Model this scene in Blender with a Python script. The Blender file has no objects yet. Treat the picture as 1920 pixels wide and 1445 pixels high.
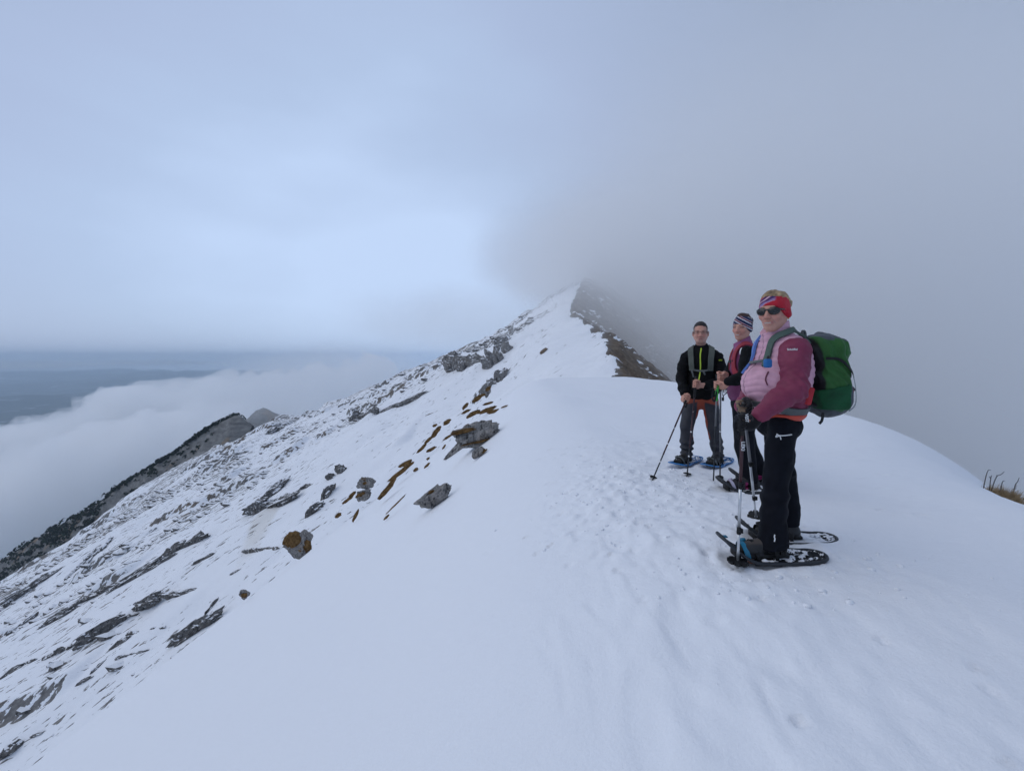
import bpy, bmesh, math, random
import numpy as np
from mathutils import Vector, Matrix

# ------------------------------------------------------------------ camera
S = bpy.context.scene
COL = S.collection
F_PX, CU, CV = 780.0, 960.0, 672.0          # focal length and horizon of the 1920 px photograph
cd = bpy.data.cameras.new('camera'); cam = bpy.data.objects.new('camera', cd); COL.objects.link(cam)
cd.sensor_width = 36.0; cd.lens = 36.0 * F_PX / 1920.0
cd.shift_y = -(722.5 - CV) / 1920.0
cd.clip_start = 0.05; cd.clip_end = 120000
cam.location = (0, 0, 0); cam.rotation_euler = (math.radians(90), 0, 0)
S.camera = cam

# ------------------------------------------------------------------ sky
W = bpy.data.worlds.new('World'); S.world = W; W.use_nodes = True
nt = W.node_tree; nt.nodes.clear(); L = nt.links.new
def wn(t, **k):
    n = nt.nodes.new(t)
    for a, b in k.items(): setattr(n, a, b)
    return n
SUN_EL, SUN_AZ = math.radians(42), math.radians(-95)     # azimuth from +Y, negative to the left
wout = wn('ShaderNodeOutputWorld'); wbg = wn('ShaderNodeBackground')
sky = wn('ShaderNodeTexSky'); sky.sky_type = 'NISHITA'; sky.sun_disc = False
sky.sun_elevation = SUN_EL; sky.sun_rotation = SUN_AZ
skys = wn('ShaderNodeVectorMath', operation='SCALE'); skys.inputs['Scale'].default_value = 0.10
L(sky.outputs[0], skys.inputs[0])
tc = wn('ShaderNodeTexCoord')
dot = wn('ShaderNodeVectorMath', operation='DOT_PRODUCT'); dot.inputs[1].default_value = Vector((-0.333, 1.0, 0.140)).normalized()
L(tc.outputs['Generated'], dot.inputs[0])
mp = wn('ShaderNodeMapping'); mp.inputs['Scale'].default_value = (1.3, 1.3, 3.5); L(tc.outputs['Generated'], mp.inputs[0])
nz = wn('ShaderNodeTexNoise'); nz.inputs['Scale'].default_value = 1.4; nz.inputs['Detail'].default_value = 5; nz.inputs['Roughness'].default_value = 0.45
L(mp.outputs[0], nz.inputs['Vector'])
ad = wn('ShaderNodeMath', operation='MULTIPLY_ADD'); ad.inputs[1].default_value = 0.24; ad.inputs[2].default_value = -0.12
L(nz.outputs['Fac'], ad.inputs[0])
sm = wn('ShaderNodeMath', operation='ADD', use_clamp=True); L(dot.outputs['Value'], sm.inputs[0]); L(ad.outputs[0], sm.inputs[1])
rampw = wn('ShaderNodeValToRGB'); er = rampw.color_ramp.elements      # thin bright cloud ahead-left, thicker grey cloud elsewhere
for k, (ps, cc) in enumerate([(0.10, (0.285, 0.355, 0.500)), (0.55, (0.318, 0.392, 0.545)), (0.82, (0.420, 0.512, 0.720)), (0.91, (0.455, 0.570, 0.790)), (1.0, (0.560, 0.700, 0.955))]):
    e = er[k] if k < 2 else er.new(ps)
    e.position = ps; e.color = (*cc, 1)
L(sm.outputs[0], rampw.inputs[0])
mxw = wn('ShaderNodeMixRGB'); mxw.inputs[0].default_value = 0.90; L(skys.outputs[0], mxw.inputs[1]); L(rampw.outputs[0], mxw.inputs[2])
L(mxw.outputs[0], wbg.inputs['Color']); wbg.inputs['Strength'].default_value = 1.0; L(wbg.outputs[0], wout.inputs['Surface'])

# ------------------------------------------------------------------ sun (veiled by cloud)
sd = bpy.data.lights.new('sun', 'SUN'); sun = bpy.data.objects.new('sun', sd); COL.objects.link(sun)
sd.energy = 0.72; sd.angle = math.radians(70); sd.color = (1.0, 0.97, 0.93)
sdir = Vector((math.sin(SUN_AZ) * math.cos(SUN_EL), math.cos(SUN_AZ) * math.cos(SUN_EL), math.sin(SUN_EL)))
sun.rotation_euler = (-sdir).to_track_quat('-Z', 'Y').to_euler()

S.view_settings.view_transform = 'Standard'; S.view_settings.look = 'None'
S.view_settings.exposure = 0.10; S.view_settings.gamma = 1.0; S.view_settings.use_curve_mapping = False
S.cycles.max_bounces = 26; S.cycles.diffuse_bounces = 3; S.cycles.volume_bounces = 24; S.cycles.transparent_max_bounces = 16
S.cycles.use_denoising = True; S.cycles.use_adaptive_sampling = True; S.cycles.adaptive_threshold = 0.02

# ------------------------------------------------------------------ helpers
rng = random.Random(7)
def P(u, v, y):
    """direction of a photo pixel, carried to depth y"""
    return Vector(((u - CU) / F_PX * y, y, (CV - v) / F_PX * y))

def _h(ix, iy, iz, seed):
    h = (ix.astype(np.int64) * 374761393 + iy.astype(np.int64) * 668265263 + iz.astype(np.int64) * 2147483647 + seed * 974711) & 0xFFFFFFFF
    h = ((h ^ (h >> 13)) * 1274126177) & 0xFFFFFFFF
    h = ((h ^ (h >> 16)) * 2246822519) & 0xFFFFFFFF
    return ((h ^ (h >> 15)) & 0xFFFFFF) / float(0xFFFFFF)
def noise2(x, y, seed=0):
    ix = np.floor(x); iy = np.floor(y); fx = x - ix; fy = y - iy
    fx = fx * fx * fx * (fx * (fx * 6 - 15) + 10); fy = fy * fy * fy * (fy * (fy * 6 - 15) + 10)
    z = np.zeros_like(ix)
    a = _h(ix, iy, z, seed); b = _h(ix + 1, iy, z, seed); c = _h(ix, iy + 1, z, seed); d = _h(ix + 1, iy + 1, z, seed)
    return ((a * (1 - fx) + b * fx) * (1 - fy) + (c * (1 - fx) + d * fx) * fy) * 2 - 1
def noise3(x, y, z, seed=0):
    ix = np.floor(x); iy = np.floor(y); iz = np.floor(z); fx = x - ix; fy = y - iy; fz = z - iz
    fx = fx * fx * (3 - 2 * fx); fy = fy * fy * (3 - 2 * fy); fz = fz * fz * (3 - 2 * fz)
    def lay(k):
        a = _h(ix, iy, iz + k, seed); b = _h(ix + 1, iy, iz + k, seed); c = _h(ix, iy + 1, iz + k, seed); d = _h(ix + 1, iy + 1, iz + k, seed)
        return (a * (1 - fx) + b * fx) * (1 - fy) + (c * (1 - fx) + d * fx) * fy
    return (lay(0) * (1 - fz) + lay(1) * fz) * 2 - 1
def fbm2(x, y, oct=4, seed=0, gain=0.5):
    s = 0.0; a = 1.0
    for i in range(oct):
        s = s + a * noise2(x * 2 ** i + 17.3 * i, y * 2 ** i - 9.1 * i, seed + i); a *= gain
    return s
def fbm3(x, y, z, oct=4, seed=0, gain=0.5):
    s = 0.0; a = 1.0
    for i in range(oct):
        s = s + a * noise3(x * 2 ** i + 17.3 * i, y * 2 ** i - 9.1 * i, z * 2 ** i + 3.7 * i, seed + i); a *= gain
    return s
def sstep(a, b, x):
    t = np.clip((x - a) / (b - a), 0, 1); return t * t * (3 - 2 * t)
def smin(a, b, k):
    h = np.clip(0.5 + 0.5 * (b - a) / k, 0, 1); return b * (1 - h) + a * h - k * h * (1 - h)
def smax(a, b, k): return -smin(-a, -b, k)

def mesh_np(name, verts, faces, smooth=True):
    """mesh from an (n,3) array and an (m,3) or (m,4) index array"""
    me = bpy.data.meshes.new(name)
    verts = np.asarray(verts, np.float32); faces = np.asarray(faces, np.int32); k = faces.shape[1]
    me.vertices.add(len(verts)); me.vertices.foreach_set('co', verts.ravel())
    me.loops.add(faces.size); me.loops.foreach_set('vertex_index', faces.ravel())
    me.polygons.add(len(faces)); me.polygons.foreach_set('loop_start', np.arange(0, faces.size, k, dtype=np.int32))
    try: me.polygons.foreach_set('loop_total', np.full(len(faces), k, np.int32))
    except Exception: pass
    me.update(calc_edges=True); me.validate()
    me.polygons.foreach_set('use_smooth', np.full(len(me.polygons), smooth, bool))
    return me
def attr(me, name, vals):
    a = me.attributes.new(name, 'FLOAT', 'POINT'); a.data.foreach_set('value', np.asarray(vals, np.float32).ravel())
def cattr(me, name, cols):
    a = me.attributes.new(name, 'FLOAT_COLOR', 'POINT')
    c = np.ones((len(cols), 4), np.float32); c[:, :3] = cols; a.data.foreach_set('color', c.ravel())
def link(name, me, mat=None, parent=None, loc=None):
    o = bpy.data.objects.new(name, me); COL.objects.link(o)
    if mat is not None: me.materials.append(mat)
    if loc is not None: o.location = loc
    if parent is not None: o.parent = parent
    return o
def tag(o, label=None, cat=None, group=None, kind=None):
    if label: o['label'] = label
    if cat: o['category'] = cat
    if group: o['group'] = group
    if kind: o['kind'] = kind
    return o
def empty(name, loc, label, cat, group=None):
    o = bpy.data.objects.new(name, None); COL.objects.link(o); o.location = loc; o.empty_display_size = 0.1
    return tag(o, label, cat, group)

def grid_mesh(name, xs, ys, Z):
    nx, ny = len(xs), len(ys)
    X, Y = np.meshgrid(xs, ys)
    v = np.stack([X, Y, Z], -1).reshape(-1, 3)
    i = np.arange(nx * ny).reshape(ny, nx)
    f = np.stack([i[:-1, :-1], i[:-1, 1:], i[1:, 1:], i[1:, :-1]], -1).reshape(-1, 4)
    return mesh_np(name, v, f)

# ------------------------------------------------------------------ material helper
class M:
    def __init__(s, name):
        s.m = bpy.data.materials.new(name); s.m.use_nodes = True; s.t = s.m.node_tree; s.t.nodes.clear()
        s.out = s.n('ShaderNodeOutputMaterial'); s.b = None
    def n(s, t, **k):
        n = s.t.nodes.new(t)
        for a, b in k.items(): setattr(n, a, b)
        return n
    def l(s, a, b): s.t.links.new(a, b)
    def bsdf(s, col=(.5, .5, .5), rough=.7, metal=0, spec=.4):
        s.b = s.n('ShaderNodeBsdfPrincipled'); s.b.inputs['Base Color'].default_value = (*col, 1)
        s.b.inputs['Roughness'].default_value = rough; s.b.inputs['Metallic'].default_value = metal
        s.b.inputs['Specular IOR Level'].default_value = spec
        s.l(s.b.outputs[0], s.out.inputs['Surface']); return s.b
    def noise(s, scale, detail=4, rough=.55, vec=None, stretch=None):
        tc = s.n('ShaderNodeTexCoord').outputs['Object'] if vec is None else vec
        if stretch:
            mp = s.n('ShaderNodeMapping'); mp.inputs['Scale'].default_value = stretch; s.l(tc, mp.inputs[0]); tc = mp.outputs[0]
        n = s.n('ShaderNodeTexNoise'); n.inputs['Scale'].default_value = scale; n.inputs['Detail'].default_value = detail
        n.inputs['Roughness'].default_value = rough; s.l(tc, n.inputs['Vector']); return n.outputs['Fac']
    def ramp(s, fac, stops):
        r = s.n('ShaderNodeValToRGB'); e = r.color_ramp.elements
        while len(e) < len(stops): e.new(0.5)
        for k, (p, c) in enumerate(stops): e[k].position = p; e[k].color = (*c, 1)
        s.l(fac, r.inputs[0]); return r.outputs['Color']
    def math(s, op, a, b=None, clamp=False):
        n = s.n('ShaderNodeMath', operation=op, use_clamp=clamp)
        for i, x in enumerate((a, b)):
            if x is None: continue
            if isinstance(x, (int, float)): n.inputs[i].default_value = x
            else: s.l(x, n.inputs[i])
        return n.outputs[0]
    def mix(s, fac, a, b, mode='MIX'):
        n = s.n('ShaderNodeMixRGB', blend_type=mode)
        for i, x in enumerate((fac, a, b)):
            if isinstance(x, (int, float)): n.inputs[i].default_value = x
            elif isinstance(x, tuple): n.inputs[i].default_value = (*x, 1)
            else: s.l(x, n.inputs[i])
        return n.outputs[0]
    def at(s, name):
        a = s.n('ShaderNodeAttribute'); a.attribute_name = name; return a
    def col(s, c): s.l(c, s.b.inputs['Base Color']); return s
    def bump(s, h, strength=.3, dist=.01):
        b = s.n('ShaderNodeBump'); b.inputs['Strength'].default_value = strength; b.inputs['Distance'].default_value = dist
        s.l(h, b.inputs['Height']); s.l(b.outputs[0], s.b.inputs['Normal']); return s
    def step(s, x, a, b):
        n = s.n('ShaderNodeMapRange', interpolation_type='SMOOTHSTEP'); n.inputs['From Min'].default_value = a; n.inputs['From Max'].default_value = b
        s.l(x, n.inputs['Value']); return n.outputs[0]

SNOW = (0.86, 0.88, 0.92)
def rock_color(m, s1=0.35, s2=2.2, brown=0.35):
    n1 = m.noise(s1, 5); n2 = m.noise(s2, 6, .65)
    c = m.ramp(n2, [(.25, (.07, .069, .07)), (.5, (.17, .165, .16)), (.75, (.30, .29, .28))])
    b = m.ramp(n2, [(.25, (.07, .055, .045)), (.5, (.16, .125, .095)), (.75, (.26, .21, .16))])
    return m.mix(m.math('MULTIPLY', m.step(n1, .48, .66), brown), c, b), n2

def mat_near_snow():
    m = M('snow'); m.bsdf(SNOW, .62, 0, .25)
    g = m.noise(55, 5, .6); h = m.noise(6, 4); w = m.noise(5, 5, .6, stretch=(1.0, 3.2, 1.0)); k = m.noise(260, 2, .5)
    m.bump(m.math('ADD', m.math('ADD', m.math('MULTIPLY', g, .45), m.math('MULTIPLY', k, .12)), m.math('ADD', h, m.math('MULTIPLY', w, .35))), .45, .022)
    dirt = m.step(m.noise(1.3, 5, .6), .62, .82)
    m.col(m.mix(m.math('MULTIPLY', dirt, .10), SNOW, (.62, .60, .58)))
    return m.m
def mat_face():
    m = M('snowy_rock'); m.bsdf(SNOW, .8, 0, .15)
    rc, n2 = rock_color(m, .06, 1.1, .75)
    a = m.at('rock').outputs['Fac']
    nn = m.math('SUBTRACT', m.noise(.9, 5, .68, stretch=(.55, 1.0, 1.0)), .5)
    rt = m.n('ShaderNodeMapping'); rt.inputs['Rotation'].default_value = (0, 0, math.radians(-34)); m.l(m.n('ShaderNodeTexCoord').outputs['Object'], rt.inputs[0])
    spk = m.noise(1.0, 5, .62, vec=rt.outputs[0], stretch=(.30, 1.05, .5)); dn = m.at('dens').outputs['Fac']
    f1 = m.step(m.math('ADD', a, m.math('MULTIPLY', m.math('SUBTRACT', spk, .5), 1.9)), .52, .58)
    f2 = m.step(m.math('ADD', spk, m.math('MULTIPLY', dn, .18)), .655, .680)
    f = m.math('MAXIMUM', f1, f2)
    br = m.at('brown').outputs['Fac']
    bc = m.ramp(m.noise(.8, 6, .7), [(.3, (.055, .04, .03)), (.5, (.13, .095, .065)), (.7, (.22, .17, .12))])
    base = m.mix(br, rc, bc)
    st = m.step(m.math('ADD', m.at('stain').outputs['Fac'], m.math('MULTIPLY', nn, .5)), .45, .8)
    snow = m.mix(m.math('MULTIPLY', st, .35), SNOW, (.55, .50, .40))
    m.col(m.mix(f, snow, base))
    m.bump(n2, .5, .35)
    return m.m
# ------------------------------------------------------------------ terrain shape (camera stands at 0,0,0)
def near_h(x, y):
    top = -1.225 - 0.010 * np.clip(y - 22, 0, None) ** 2 * 0.35 - 0.010 * np.clip(y - 28, 0, None) ** 2
    top = top - 0.13 * np.clip(x - (3.8 + 3.1 * sstep(4.0, 10.0, y)), 0, None) ** 2 - 0.05 * np.exp(-((y - 6.5) / 3.0) ** 2) - 0.05 * np.clip(2.0 - y, 0, None)
    left = 0.781 * x - 0.010 * y - 1.52 - 0.0055 * np.clip(y - 19, 0, None) ** 2
    h = smin(top, left, 0.9)
    h = h + 0.05 * fbm2(x * .35, y * .35, 3, 5) + 0.25 * fbm2(x * .05 + 3, y * .05, 2, 9) * sstep(8, 22, np.hypot(x, y))
    return h

RY = np.array([20, 30, 45, 60, 80, 100, 125, 150, 185, 220, 260, 330, 420.])
RX = np.array([5, 6.5, 11.5, 14.6, 18.2, 20.2, 20.5, 20.8, 28.5, 38, 47, 60, 80.])
RZ = np.array([-9, -6.5, -4.8, -2.2, 2.6, 6.9, 11.5, 16.2, 28, 41, 47, 52, 55.])
def face_plane(x, y): return 0.508 * x + 0.243 * y - 30.8
def far_h(x, y, detail=True):
    xr = np.interp(y, RY, RX); zr = np.interp(y, RY, RZ)
    # an uneven cornice edge
    xr = xr + 1.0 * noise2(y * .14, y * 0, 3) + .4 * noise2(y * .5, y * 0, 4)
    F = face_plane(np.minimum(x, xr), y)
    d = xr - x
    ridge = zr - 0.40 * np.clip(d, 0, None) - 0.012 * np.clip(d - 8, 0, None) ** 2
    h = smax(F, ridge, 2.5)
    rr_ = np.interp(y, [60, 150, 200, 300], [2.0, 4.0, 16.0, 20.0])
    zc = smax(face_plane(xr, y), zr, 2.5)
    h = np.where(x > xr, zc - 0.85 * (np.sqrt((x - xr) ** 2 + rr_ ** 2) - rr_) - .15, h)
    yrib = 226 + (36.7 - x) * 0.1975
    over = np.clip(y - yrib, 0, None)
    h = h - 0.9 * over * sstep(60, 20, x) - 0.4 * over * sstep(20, 60, x)
    if not detail: return h
    left = sstep(-1, 5, d)
    big = fbm2(x * .018 + 4, y * .018, 3, 21)
    h = h + left * (2.6 * big * sstep(6, 30, d) + .8 * fbm2(x * .09, y * .09, 3, 31) * sstep(2, 15, d))
    # right flank: lumpy turf and rock
    h = h + (1 - left) * (1.0 * fbm2(x * .25, y * .25, 4, 41))
    s = y - 0.13 * x + 5.0 * fbm2(x * .022, y * .022, 2, 51) + 1.2 * noise2(x * .12, y * .12, 52)
    Lp = 13.0; t = s / Lp - np.floor(s / Lp); idx = np.floor(s / Lp)
    clean = sstep(68, 28, np.hypot((x + 28) * .9, (y - 105) * .9)) * .9
    msk = sstep(.30, .62, noise2(x * .035 + idx * 5.3, idx * 3.1, 61) + .40 * noise2(x * .15, idx * 1.7, 62) - .6 * clean)
    msk = msk * sstep(10, 26, d)
    terr = sstep(0, .13, t) - t
    h = h + 3.0 * msk * terr
    dens = sstep(-.15, .6, fbm2(x * .03 + 8, y * .04, 3, 71)) * (1 - clean)
    sp = fbm2(x * .22, y * .5 + .05 * x, 4, 81, .6)
    rib = sstep(46, 8, np.abs(y - yrib))
    low = sstep(95, 60, y - .25 * (x + 60)) * sstep(-20, -60, x)
    mid = sstep(70, 30, np.hypot((x + 75) * .8, (y - 140) * .9))
    dens = np.maximum.reduce([np.maximum(dens, .50 * sstep(-20, -60, x)) * (1 - .30 * low) * .88 * (1 - .6 * clean), rib * .80 * (1 - .5 * clean), mid * .55 * (1 - clean)]) * sstep(3, 14, d + 14 * sstep(140, 175, y))
    dens = np.clip(dens + .25 * noise2(x * .08, y * .08, 72), 0, 1) * sstep(3, 14, d + 12 * sstep(140, 175, y))
    h = h + .30 * np.clip(sp, 0, 1) * dens
    h = h + np.interp(x, [-330, -265, -235, -195, -145, -130, -105, -83, -50, -6, 6, 20], [0, -3, 5, 5, 4.5, -2, -2.2, -4.4, -5.8, -4.8, -2, 0]) * sstep(70, 10, np.abs(y - yrib))
    h = h - .00106 * np.clip(-200 - x, 0, None) ** 2
    cliff = msk * sstep(-.03, .0, t) * sstep(.18, .11, t)
    rock = np.clip(cliff * .60, 0, 1)
    rock = np.where(d < 0.2, .85 + .25 * noise2(x * .3, y * .3, 91), rock)
    brown = sstep(.6, -1.2, d)
    return h, rock, brown, dens

# ---- surroundings: valley country far below, seen where the cloud opens
def valley():
    ys = np.geomspace(300, 16500, 150); ss = np.concatenate([np.linspace(.42, 1.9, 130), np.linspace(1.95, 2.6, 12)])
    Sg, Y = np.meshgrid(ss, ys); X = -Sg * Y
    Z = -600 + 75 * fbm2(X / 2600, Y / 2600, 4, 3) + 25 * fbm2(X / 700, Y / 700, 3, 5) + 120 * sstep(9000, 16000, Y) * (1 + fbm2(X / 1800, Y / 9000, 3, 8))
    n = np.arange(Z.size).reshape(Z.shape)
    me = mesh_np('valley', np.stack([X, Y, Z], -1).reshape(-1, 3), np.stack([n[:-1, :-1], n[1:, :-1], n[1:, 1:], n[:-1, 1:]], -1).reshape(-1, 4))
    m = M('valley_forest'); m.bsdf((.04, .06, .04), .9, 0, .1)
    fo = m.ramp(m.noise(.0016, 6, .6), [(.35, (.030, .045, .042)), (.55, (.05, .07, .06)), (.72, (.11, .12, .10))])
    m.col(m.mix(m.step(m.noise(.0030, 8, .72), .56, .66), fo, (.60, .63, .68)))
    tag(link('valley_ground', me, m.m), kind='structure')
valley()

FACE_MAT = mat_face(); SNOW_MAT = mat_near_snow()
def build_far():
    xs = np.concatenate([np.linspace(-470, -170, 220)[:-1], np.linspace(-170, 40, 345)[:-1], np.linspace(40, 130, 50)])
    ys = np.concatenate([np.linspace(24, 130, 240)[:-1], np.linspace(130, 290, 190)[:-1], np.linspace(290, 430, 40)])
    X, Y = np.meshgrid(xs, ys)
    Z, R, B, D = far_h(X, Y)
    me = grid_mesh('mountain', xs, ys, Z)
    attr(me, 'rock', R); attr(me, 'dens', D); attr(me, 'brown', B)
    t_ = np.clip(((X + 57) * 10.3 + (Y - 96.5) * -26.5) / (10.3 ** 2 + 26.5 ** 2), 0, 1)
    stain = sstep(6.0, .5, np.hypot(X + 57 - 10.3 * t_, Y - 96.5 + 26.5 * t_)) * (1 - .6 * t_)
    attr(me, 'stain', stain)
    tag(link('mountain_terrain', me, FACE_MAT), kind='structure')
build_far()

NEAR = []
def tracks_field(x, y):
    xs, ys, T_ = NEAR[0]; i = np.clip(np.searchsorted(xs, x), 0, len(xs) - 1); j = np.clip(np.searchsorted(ys, y), 0, len(ys) - 1); return T_[j, i]
PRINTS = []      # (x, y, rx, ry, angle, depth) hollows pressed into the snow
def tracks(x, y):
    """trodden strip, ski grooves, footprints and lumps in the foreground snow"""
    d = np.zeros_like(x)
    cx = 1.15 + 0.10 * (y - 2.5)
    strip = sstep(1.3, .45, np.abs(x - cx - .15)) * sstep(.6, 1.2, y) * sstep(7.5, 5.0, y)
    churn = sstep(1.25, .35, np.hypot((x - 1.15) / 1.0, (y - 3.9) / 1.5)) + .55 * sstep(1.2, .3, np.hypot((x - 1.6) / .9, (y - 2.4) / .5))
    churn = np.clip(churn, 0, 1)
    lump = np.abs(fbm2(x * 7, y * 7, 3, 101, .55))
    d += churn * .75 * (.024 * lump ** 1.5 - .016 + .014 * fbm2(x * 2.3, y * 2.3, 2, 103) + .010 * np.abs(fbm2(x * 19, y * 19, 2, 105)) ** 2 + .008 * np.sign(noise2(x * 11, y * 11, 106)) * sstep(.25, .45, np.abs(noise2(x * 11, y * 11, 106))))
    d += strip * (1 - churn) * (.016 * fbm2(x * 4.5, y * 3.0, 3, 111) - .012)
    # shallow ski-like grooves along the strip
    r = random.Random(5)
    for k in range(26):
        x0 = r.uniform(.2, 2.1); y0 = r.uniform(1.2, 2.4); ln = r.uniform(.15, .75); sl = r.uniform(-.10, .16) + (x0 - .9) * .25
        xx = x0 + sl * (y - y0) + .012 * np.sin(y * 9 + k)
        d -= r.uniform(.003, .009) * np.exp(-((x - xx) / r.uniform(.013, .020)) ** 2) * sstep(y0, y0 + .1, y) * sstep(y0 + ln, y0 + ln - .1, y)
    for k in range(95):
        px = r.gauss(1.4, 1.5); py = r.uniform(1.1, 9.0) ; rr = r.uniform(.02, .07); e = r.uniform(.5, 1.0)
        if px < .1 and r.random() < .8: continue
        q = np.hypot((x - px) / rr, (y - py) / (rr * e))
        d += r.uniform(.006, .022) * (-np.exp(-q ** 2) + .55 * np.exp(-((q - 1.35) / .35) ** 2))
    for k in range(150):   # wind ripples and small dents out to the right
        px = r.uniform(2.4, 7.5); py = r.uniform(1.5, 9.5); rr = r.uniform(.05, .16)
        q = np.hypot((x - px) / rr, (y - py - .15 * (x - px)) / (rr * .28))
        d -= r.uniform(.005, .014) * np.exp(-q ** 2)
    for (px, py, rx, ry, a, dep) in PRINTS:
        ca, sa = math.cos(a), math.sin(a)
        q = np.hypot(((x - px) * ca + (y - py) * sa) / rx, (-(x - px) * sa + (y - py) * ca) / ry)
        d += dep * (-np.exp(-q ** 8) + .4 * np.exp(-((q - 1.22) / .16) ** 2) * (.55 + .9 * noise2(x * 16, y * 16, 141)))
    d += .006 * fbm2(x * 2.2, y * 5.0, 3, 121) * sstep(1.8, 3.5, x) + .003 * fbm2(x * 3, y * 3, 3, 131)
    return d
def ground(x, y):
    x = np.atleast_1d(np.asarray(x, float)); y = np.atleast_1d(np.asarray(y, float))
    return near_h(x, y)
def gz(x, y): return float(near_h(np.array([float(x)]), np.array([float(y)]))[0])
def hit(u, v, far=False, t0=None):
    """where the ray of a photo pixel meets the ground"""
    d = np.array([(u - CU) / F_PX, 1.0, (CV - v) / F_PX])
    t = np.geomspace(1.0 if not far else 38.0, 420, 6000) if t0 is None else np.geomspace(t0, 420, 6000)
    x, y, z = d[0] * t, t, d[2] * t
    h = far_h(x, y)[0] if far else near_h(x, y)
    w = np.nonzero(z < h)[0]
    if not len(w): return None
    k = w[0]; return Vector((x[k], y[k], z[k]))
def lay_prints():
    r = random.Random(21)
    for k in range(30):
        y = r.uniform(1.25, 5.2); PRINTS.append((1.05 + .10 * (y - 2.5) + r.choice((-.26, .22)) + r.gauss(0, .12), y, .25, .085, math.pi / 2 + r.gauss(0, .16), r.uniform(.003, .007)))
    for k in range(26):
        y = r.uniform(1.2, 6.5); PRINTS.append((1.1 + .1 * (y - 2.5) + r.gauss(0, .55), y, .022, .022, 0, r.uniform(.012, .03)))
def build_near():
    xs = np.concatenate([-np.geomspace(75, 2.6, 115), np.linspace(-2.6, 5.6, 400)[1:], np.geomspace(5.6, 16, 60)[1:]])
    ys = np.concatenate([np.linspace(-6, .8, 30)[:-1], np.linspace(.8, 7.2, 335)[:-1], np.geomspace(7.2, 62, 125)])
    X, Y = np.meshgrid(xs, ys)
    T_ = tracks(X, Y); Z = near_h(X, Y) + T_; NEAR.append((xs, ys, T_))
    me = grid_mesh('snow', xs, ys, Z)
    tag(link('snow_ground', me, SNOW_MAT), kind='structure')
# ------------------------------------------------------------------ organic surfaces: signed distance shapes -> mesh
def surface_nets(sdf, lo, hi, vox, block=20):
    """mesh the zero set of sdf over a box, looking only at blocks near the surface"""
    lo = np.asarray(lo, float); hi = np.asarray(hi, float)
    n = np.maximum(np.ceil((hi - lo) / vox).astype(int), 2) + 2
    nb = np.ceil(n / block).astype(int)
    half = block * vox * .5
    bi = np.stack(np.meshgrid(*[np.arange(k) for k in nb], indexing='ij'), -1).reshape(-1, 3)
    cen = lo + (bi * block + block / 2) * vox
    near = np.abs(sdf(cen)) < half * 2.6 + vox * 4
    V = np.full(n + 1, 1e3, np.float32)
    ar = np.arange(block + 1)
    for b in bi[near]:
        s = b * block; e = np.minimum(s + block + 1, n + 1)
        g = np.stack(np.meshgrid(*[lo[i] + np.arange(s[i], e[i]) * vox for i in range(3)], indexing='ij'), -1)
        V[s[0]:e[0], s[1]:e[1], s[2]:e[2]] = sdf(g.reshape(-1, 3)).reshape(g.shape[:3])
    far = bi[~near]
    if len(far):
        sg = sdf(cen[~near])
        for b, q in zip(far, sg):
            if q < 0:
                s = b * block; e = np.minimum(s + block + 1, n + 1); W_ = V[s[0]:e[0], s[1]:e[1], s[2]:e[2]]; W_[W_ == 1e3] = -1e3
    inside = V < 0
    c = np.zeros(n, int)
    for dx in (0, 1):
        for dy in (0, 1):
            for dz in (0, 1): c += inside[dx:dx + n[0], dy:dy + n[1], dz:dz + n[2]]
    act = (c > 0) & (c < 8)
    idx = np.full(n, -1, np.int64); cells = np.argwhere(act); idx[act] = np.arange(len(cells))
    acc = np.zeros((len(cells), 3)); cnt = np.zeros(len(cells))
    corners = [(dx, dy, dz) for dx in (0, 1) for dy in (0, 1) for dz in (0, 1)]
    for a in corners:
        for ax in range(3):
            if a[ax]: continue
            b = list(a); b[ax] = 1
            va = V[cells[:, 0] + a[0], cells[:, 1] + a[1], cells[:, 2] + a[2]]; vb = V[cells[:, 0] + b[0], cells[:, 1] + b[1], cells[:, 2] + b[2]]
            w = (va < 0) != (vb < 0)
            t = np.where(w, va / np.where(va == vb, 1, va - vb), 0)
            pt = np.tile(np.array(a, float), (len(cells), 1)); pt[:, ax] += t
            acc[w] += pt[w]; cnt += w
    verts = lo + (cells + acc / np.maximum(cnt, 1)[:, None]) * vox
    faces = []
    for ax in range(3):
        o1, o2 = [(1, 2), (2, 0), (0, 1)][ax]
        A = inside[:-1, :-1, :-1]
        sl = [slice(0, -1)] * 3; sl[ax] = slice(1, None); Bv = inside[tuple(sl)]
        e = np.argwhere(A != Bv)
        e = e[(e[:, o1] > 0) & (e[:, o2] > 0)]
        if not len(e): continue
        def cell(d1, d2):
            q = e.copy(); q[:, o1] -= d1; q[:, o2] -= d2; return idx[q[:, 0], q[:, 1], q[:, 2]]
        q = np.stack([cell(1, 1), cell(0, 1), cell(0, 0), cell(1, 0)], 1)
        fl = ~A[e[:, 0], e[:, 1], e[:, 2]]
        q[fl] = q[fl][:, ::-1]
        faces.append(q[(q >= 0).all(1)])
    return verts, np.concatenate(faces)

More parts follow.
